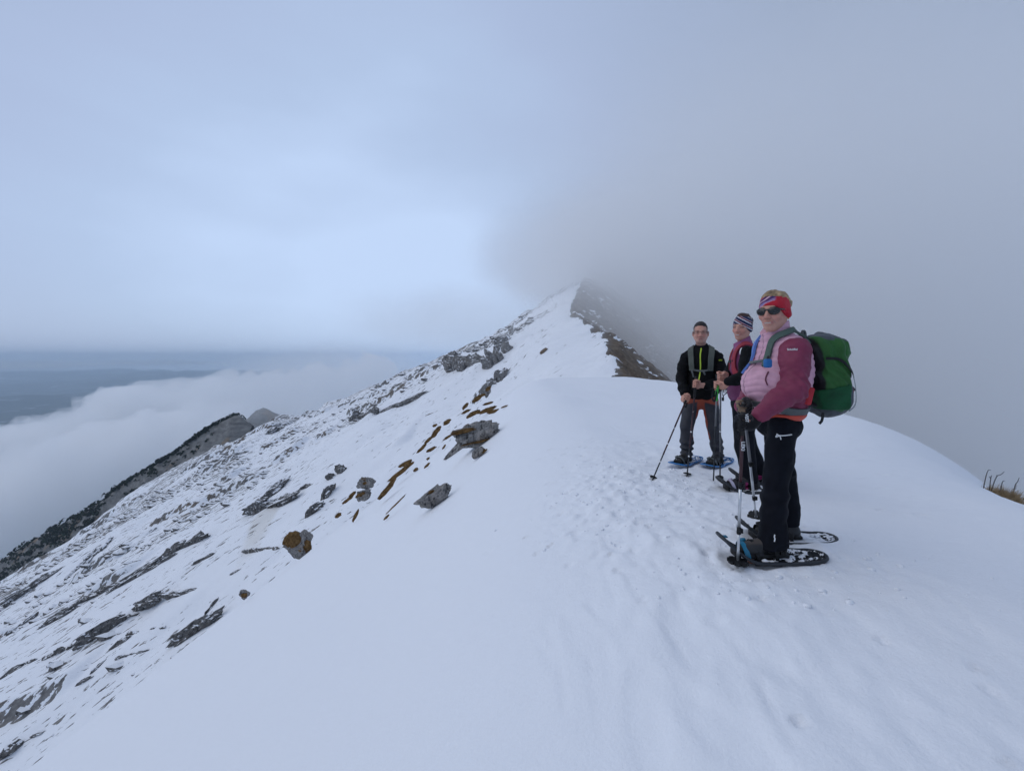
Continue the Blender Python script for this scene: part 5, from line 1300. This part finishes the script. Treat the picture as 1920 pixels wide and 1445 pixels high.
# withered plants at the right-hand edge of the snow
def on_ground(u, v, y, sink=.0):
    q = P(u, v, y); q.z = min(q.z, gz(q.x, q.y) - sink); return q
c = P(1893, 912, 5.75); px = 5.75 / F_PX
o = empty('boulder', P(1905, 945, 5.75), 'dark low rock half sunk behind the snow edge, under tawny grass', 'boulder', 'boulders on the snow slope')
rock_object('rock', 301, on_ground(1910, 945, 5.75, .04), (1, .2, -.55), (.3, 0, 1), 30 * px, 18 * px, 18 * px, ROCKN, o, o.location, 4)
rock_object('rock', 303, on_ground(1910, 936, 5.85, .02), (1, .2, -.45), (.3, 0, 1), 13 * px, 9 * px, 6 * px, ROCKN, o, o.location, 4)
PALE = mat_plain('pale_dry_grass', (.40, .28, .15), .9, var=.25, vs=40)
def grass_clump(label, c, w, h, n, seed):
    r = random.Random(seed); vs, fs = [], []
    for k in range(n):
        b = Vector((r.gauss(0, w * .35), r.gauss(0, w * .2), 0)); b.z = -b.x * .6; d = Vector((r.gauss(.1, .5), r.gauss(0, .4), 1)).normalized(); ln = h * r.uniform(.45, 1.05); s_ = Vector((d.z, 0, -d.x)) * .0035; q = b + d * ln * .6; e = b + d * ln + Vector((r.uniform(-.03, .05), 0, -.02)); i = len(vs)
        vs += [tuple(b - s_), tuple(b + s_), tuple(q + s_), tuple(q - s_), tuple(e)]; fs += [(i, i + 1, i + 2, i + 3), (i + 3, i + 2, i + 4)]
    me = bpy.data.meshes.new('grass_tuft'); me.from_pydata(vs, [], fs); me.update()
    return tag(link('grass_tuft', me, PALE, None, c), label, 'grass tuft', 'withered plants behind the snow edge')
grass_clump('bushy tawny grass tuft beside bare twigs behind the snow edge', on_ground(1892, 925, 5.70, .03), 26 * px, 38 * px, 800, 1)
grass_clump('low pale grass growing out from behind the snow edge between twigs', on_ground(1876, 914, 5.70, .03), 26 * px, 26 * px, 420, 2)
BARK = mat_plain('grey_bark', (.075, .070, .068), .9)
def twig(label, pts, side=()):
    o = empty('bare_twig', P(*pts[0], 5.7), label, 'twig', 'withered plants behind the snow edge'); org = o.location.copy()
    q = curve_pts([on_ground(*pts[0], 5.7, .03)] + [P(u, v, 5.7) for u, v in pts[1:]], 8); tube('stem', q, [.0065 - .0035 * i / 8 for i in range(9)], BARK, o, org, 6)
    for (a, b) in side: tube('side_shoot', [P(*a, 5.7), P(*b, 5.7)], [.005, .003], BARK, o, org, 5)
twig('short bare twig furthest up the snow edge', [(1843, 894), (1851, 885), (1858, 880)])
twig('longest bare twig, arching over the low pale grass', [(1856, 903), (1868, 894), (1876, 890), (1883, 884)], (((1870, 893), (1868, 890)),))
twig('small forked bare twig at the foot of the longest one', [(1854, 900), (1858, 895), (1860, 891)], (((1857, 896), (1855, 893)),))
twig('bare twig with side shoots standing right of the bushy tuft', [(1896, 921), (1903, 911), (1908, 903), (1911, 895)], (((1902, 912), (1906, 914)), ((1904, 910), (1907, 910)), ((1899, 917), (1905, 916))))
twig('thin bare twig rising out of the low pale grass', [(1874, 910), (1879, 905), (1884, 901)])

# clods of snow kicked up round the snowshoes, too many to count
def clods():
    r = np.random.RandomState(12); q0 = [rock_verts(400 + k, 1, 9, .12, 0) for k in range(8)]; V, Fc = [], []; nv = 0
    spots = [(1.25, 3.95, .45, .60, 330), (1.55, 2.45, .40, .22, 170), (1.9, 4.6, .40, .40, 90)]
    shoes = [W1['anL'], W1['anR'], W2['anL']]
    for (cx, cy, sx, sy, n) in spots:
        for k in range(n):
            x, y = cx + r.normal() * sx, cy + r.normal() * sy
            if any(abs(x - a[0] - .03) < .33 and abs(y - a[1]) < .11 for a in shoes): continue
            s_ = .004 + .013 * r.uniform() ** 4; q, f = q0[k % 8]
            z = float((near_h(np.array([x]), np.array([y])) + tracks_field(np.array([x]), np.array([y])))[0])
            V.append(q * np.array((s_ * r.uniform(.8, 1.6), s_ * r.uniform(.8, 1.6), s_ * .75)) + np.array((x, y, z + s_ * .15))); Fc.append(f + nv); nv += len(q)
    tag(link('snow_clods', mesh_np('clods', np.concatenate(V), np.concatenate(Fc), True), SNOW_MAT), 'small clods of trodden snow', None, None, 'stuff')
clods()
# ------------------------------------------------------------------ air: haze and cloud
def vol_mat(name, col, dens, aniso=0.0):
    m = M(name); v = m.n('ShaderNodeVolumePrincipled')
    v.inputs['Color'].default_value = (*col, 1); v.inputs['Density'].default_value = dens; v.inputs['Anisotropy'].default_value = aniso
    m.l(v.outputs[0], m.out.inputs['Volume']); return m.m
def box_mesh(name, a, b):
    bm = bmesh.new(); bmesh.ops.create_cube(bm, size=1)
    for w in bm.verts: w.co = Vector([a[i] if w.co[i] < 0 else b[i] for i in range(3)])
    me = bpy.data.meshes.new(name); bm.to_mesh(me); bm.free(); return me
hz = link('haze', box_mesh('haze', (-45000, -17000, -900), (17000, 17000, 182)), vol_mat('haze_air', (.72, .86, 1.0), .00010)); tag(hz, kind='stuff')

def blob_volume(name, spheres, vox, k, amp, freq, mat, seed=1, squash=1.0):
    c = np.array([s[0] for s in spheres], float); r = np.array([s[1] for s in spheres], float)
    if r.ndim == 1: r = np.stack([r, r, r * squash], 1)
    lo = (c - r).min(0) - amp * 2 - vox * 2; hi = (c + r).max(0) + amp * 2 + vox * 2
    def sdf(p):
        d = None
        for ci, ri in zip(c, r):
            q = (p - ci) / ri; dd = (np.sqrt((q ** 2).sum(-1)) - 1) * ri.min()
            d = dd if d is None else smin(d, dd, k)
        return d - amp * fbm3(p[..., 0] * freq, p[..., 1] * freq, p[..., 2] * freq, 4, seed)
    v, f = surface_nets(sdf, lo, hi, vox)
    o = link(name, mesh_np(name, v, f), mat); tag(o, kind='stuff'); return o

CLOUD = vol_mat('cloud_vapour', (1, 1, 1), .022)
def V3(u, v, y): return tuple(P(u, v, y))
sea = []
r_ = random.Random(3)
for (u, v, y, r) in [(60, 960, 760, 120), (190, 900, 820, 120), (-60, 1020, 700, 130), (320, 880, 860, 120), (430, 850, 900, 110), (-150, 950, 900, 160),
                     (120, 860, 1000, 120), (260, 810, 1150, 120), (380, 790, 1200, 110), (20, 880, 1050, 120), (-120, 900, 1150, 140),
                     (500, 790, 1300, 130), (330, 765, 1450, 95), (240, 775, 1500, 80), (420, 755, 1500, 100), (150, 815, 1450, 90), (60, 845, 1400, 90), (-30, 865, 1350, 100),
                     (225, 752, 1650, 62), (265, 745, 1700, 58), (300, 748, 1720, 60), (350, 736, 1800, 58), (375, 728, 1850, 52), (410, 735, 1850, 62), (190, 785, 1600, 55), (110, 830, 1550, 55),
                     (460, 735, 1750, 80), (520, 735, 1700, 100), (600, 745, 1600, 120), (690, 740, 1500, 130), (600, 800, 1300, 150)]:
    sea.append((V3(u, v, y), r))
blob_volume('cloud_sea', sea, 11, 12, 34, 1 / 48, CLOUD, 5)


def vol_field(name, col, dens, ells, noise_scale, noise_amt, slab=None, step=1.0):
    """cloud whose density thins out softly to its edges: ells = [(centre, radii, weight)]"""
    m = M(name); v = m.n('ShaderNodeVolumePrincipled'); v.inputs['Color'].default_value = (*col, 1)
    pos = m.n('ShaderNodeTexCoord').outputs['Object']
    nz = m.noise(noise_scale, 3, .55, vec=pos)
    tot = None
    for c, r, w in ells:
        sb = m.n('ShaderNodeVectorMath', operation='SUBTRACT'); sb.inputs[1].default_value = c; m.l(pos, sb.inputs[0])
        dv = m.n('ShaderNodeVectorMath', operation='DIVIDE'); dv.inputs[1].default_value = r; m.l(sb.outputs[0], dv.inputs[0])
        ln = m.n('ShaderNodeVectorMath', operation='LENGTH'); m.l(dv.outputs[0], ln.inputs[0])
        q = m.math('ADD', ln.outputs['Value'], m.math('MULTIPLY', m.math('SUBTRACT', nz, .5), -noise_amt))
        q = m.math('MULTIPLY', m.step(q, 1.0, .25), w)
        tot = q if tot is None else m.math('MAXIMUM', tot, q)
    if slab:
        sx = m.n('ShaderNodeSeparateXYZ'); m.l(pos, sx.inputs[0])
        s_ = m.math('ADD', m.math('ADD', sx.outputs[0], m.math('MULTIPLY', sx.outputs[1], -slab[1])), -slab[0])
        s_ = m.math('ADD', s_, m.math('MULTIPLY', m.math('SUBTRACT', nz, .5), slab[3]))
        s_ = m.math('ADD', s_, m.math('MULTIPLY', m.math('MAXIMUM', m.math('SUBTRACT', sx.outputs[2], 55.0), 0.0), -.8))
        q = m.math('MULTIPLY', m.step(s_, 0, slab[2]), m.math('MULTIPLY', m.step(sx.outputs[1], 50, 150), m.step(sx.outputs[2], slab[5], slab[4])))
        tot = q if tot is None else m.math('MAXIMUM', tot, q)
    m.l(m.math('MULTIPLY', tot, dens), v.inputs['Density'])
    m.l(v.outputs[0], m.out.inputs['Volume']); m.m.cycles.volume_step_rate = step
    return m.m
FOG = vol_field('summit_fog', (1, 1, 1.0), .032, [], 1 / 60, 0, slab=(-26, .115, 80, 60, 20, 150), step=2.0)
tag(link('fog_bank', box_mesh('fog', (-40, 44, -200), (560, 480, 178)), FOG), kind='stuff')
VEIL = vol_field('thin_fog', (1, 1, 1), .019, [((54, 230, 54), (84, 66, 44), 2.0), ((50, 275, 62), (90, 60, 48), 1), ((-40, 290, 26), (95, 50, 32), .6)], 1 / 30, .5, step=2.0)
tag(link('fog_veil', box_mesh('veil', (-230, 172, -35), (145, 350, 112)), VEIL), kind='stuff')

MIST = vol_field('valley_mist', (.99, .995, 1.0), .006, [(V3(500, 768, 400), (75, 30, 32), 1.6), (V3(640, 716, 850), (300, 190, 95), 1), (V3(480, 742, 1000), (260, 200, 70), .8)], 1 / 120, .5, step=2.0)
a_, b_ = V3(640, 716, 850), V3(480, 742, 1000)
tag(link('valley_mist', box_mesh('mist', (-890, 360, -185), (-30, 1210, 60)), MIST), kind='stuff')

LAYER = vol_field('far_cloud_layer', (1, 1, 1), .0008, [(V3(-60, 684, 8500), (3600, 1500, 150), 1), (V3(300, 680, 11000), (2600, 1200, 100), .8)], 1 / 900, .7, step=2.0)
tag(link('cloud_layer', box_mesh('layer', (-16500, 6900, -320), (2600, 12600, 178)), LAYER), kind='stuff')
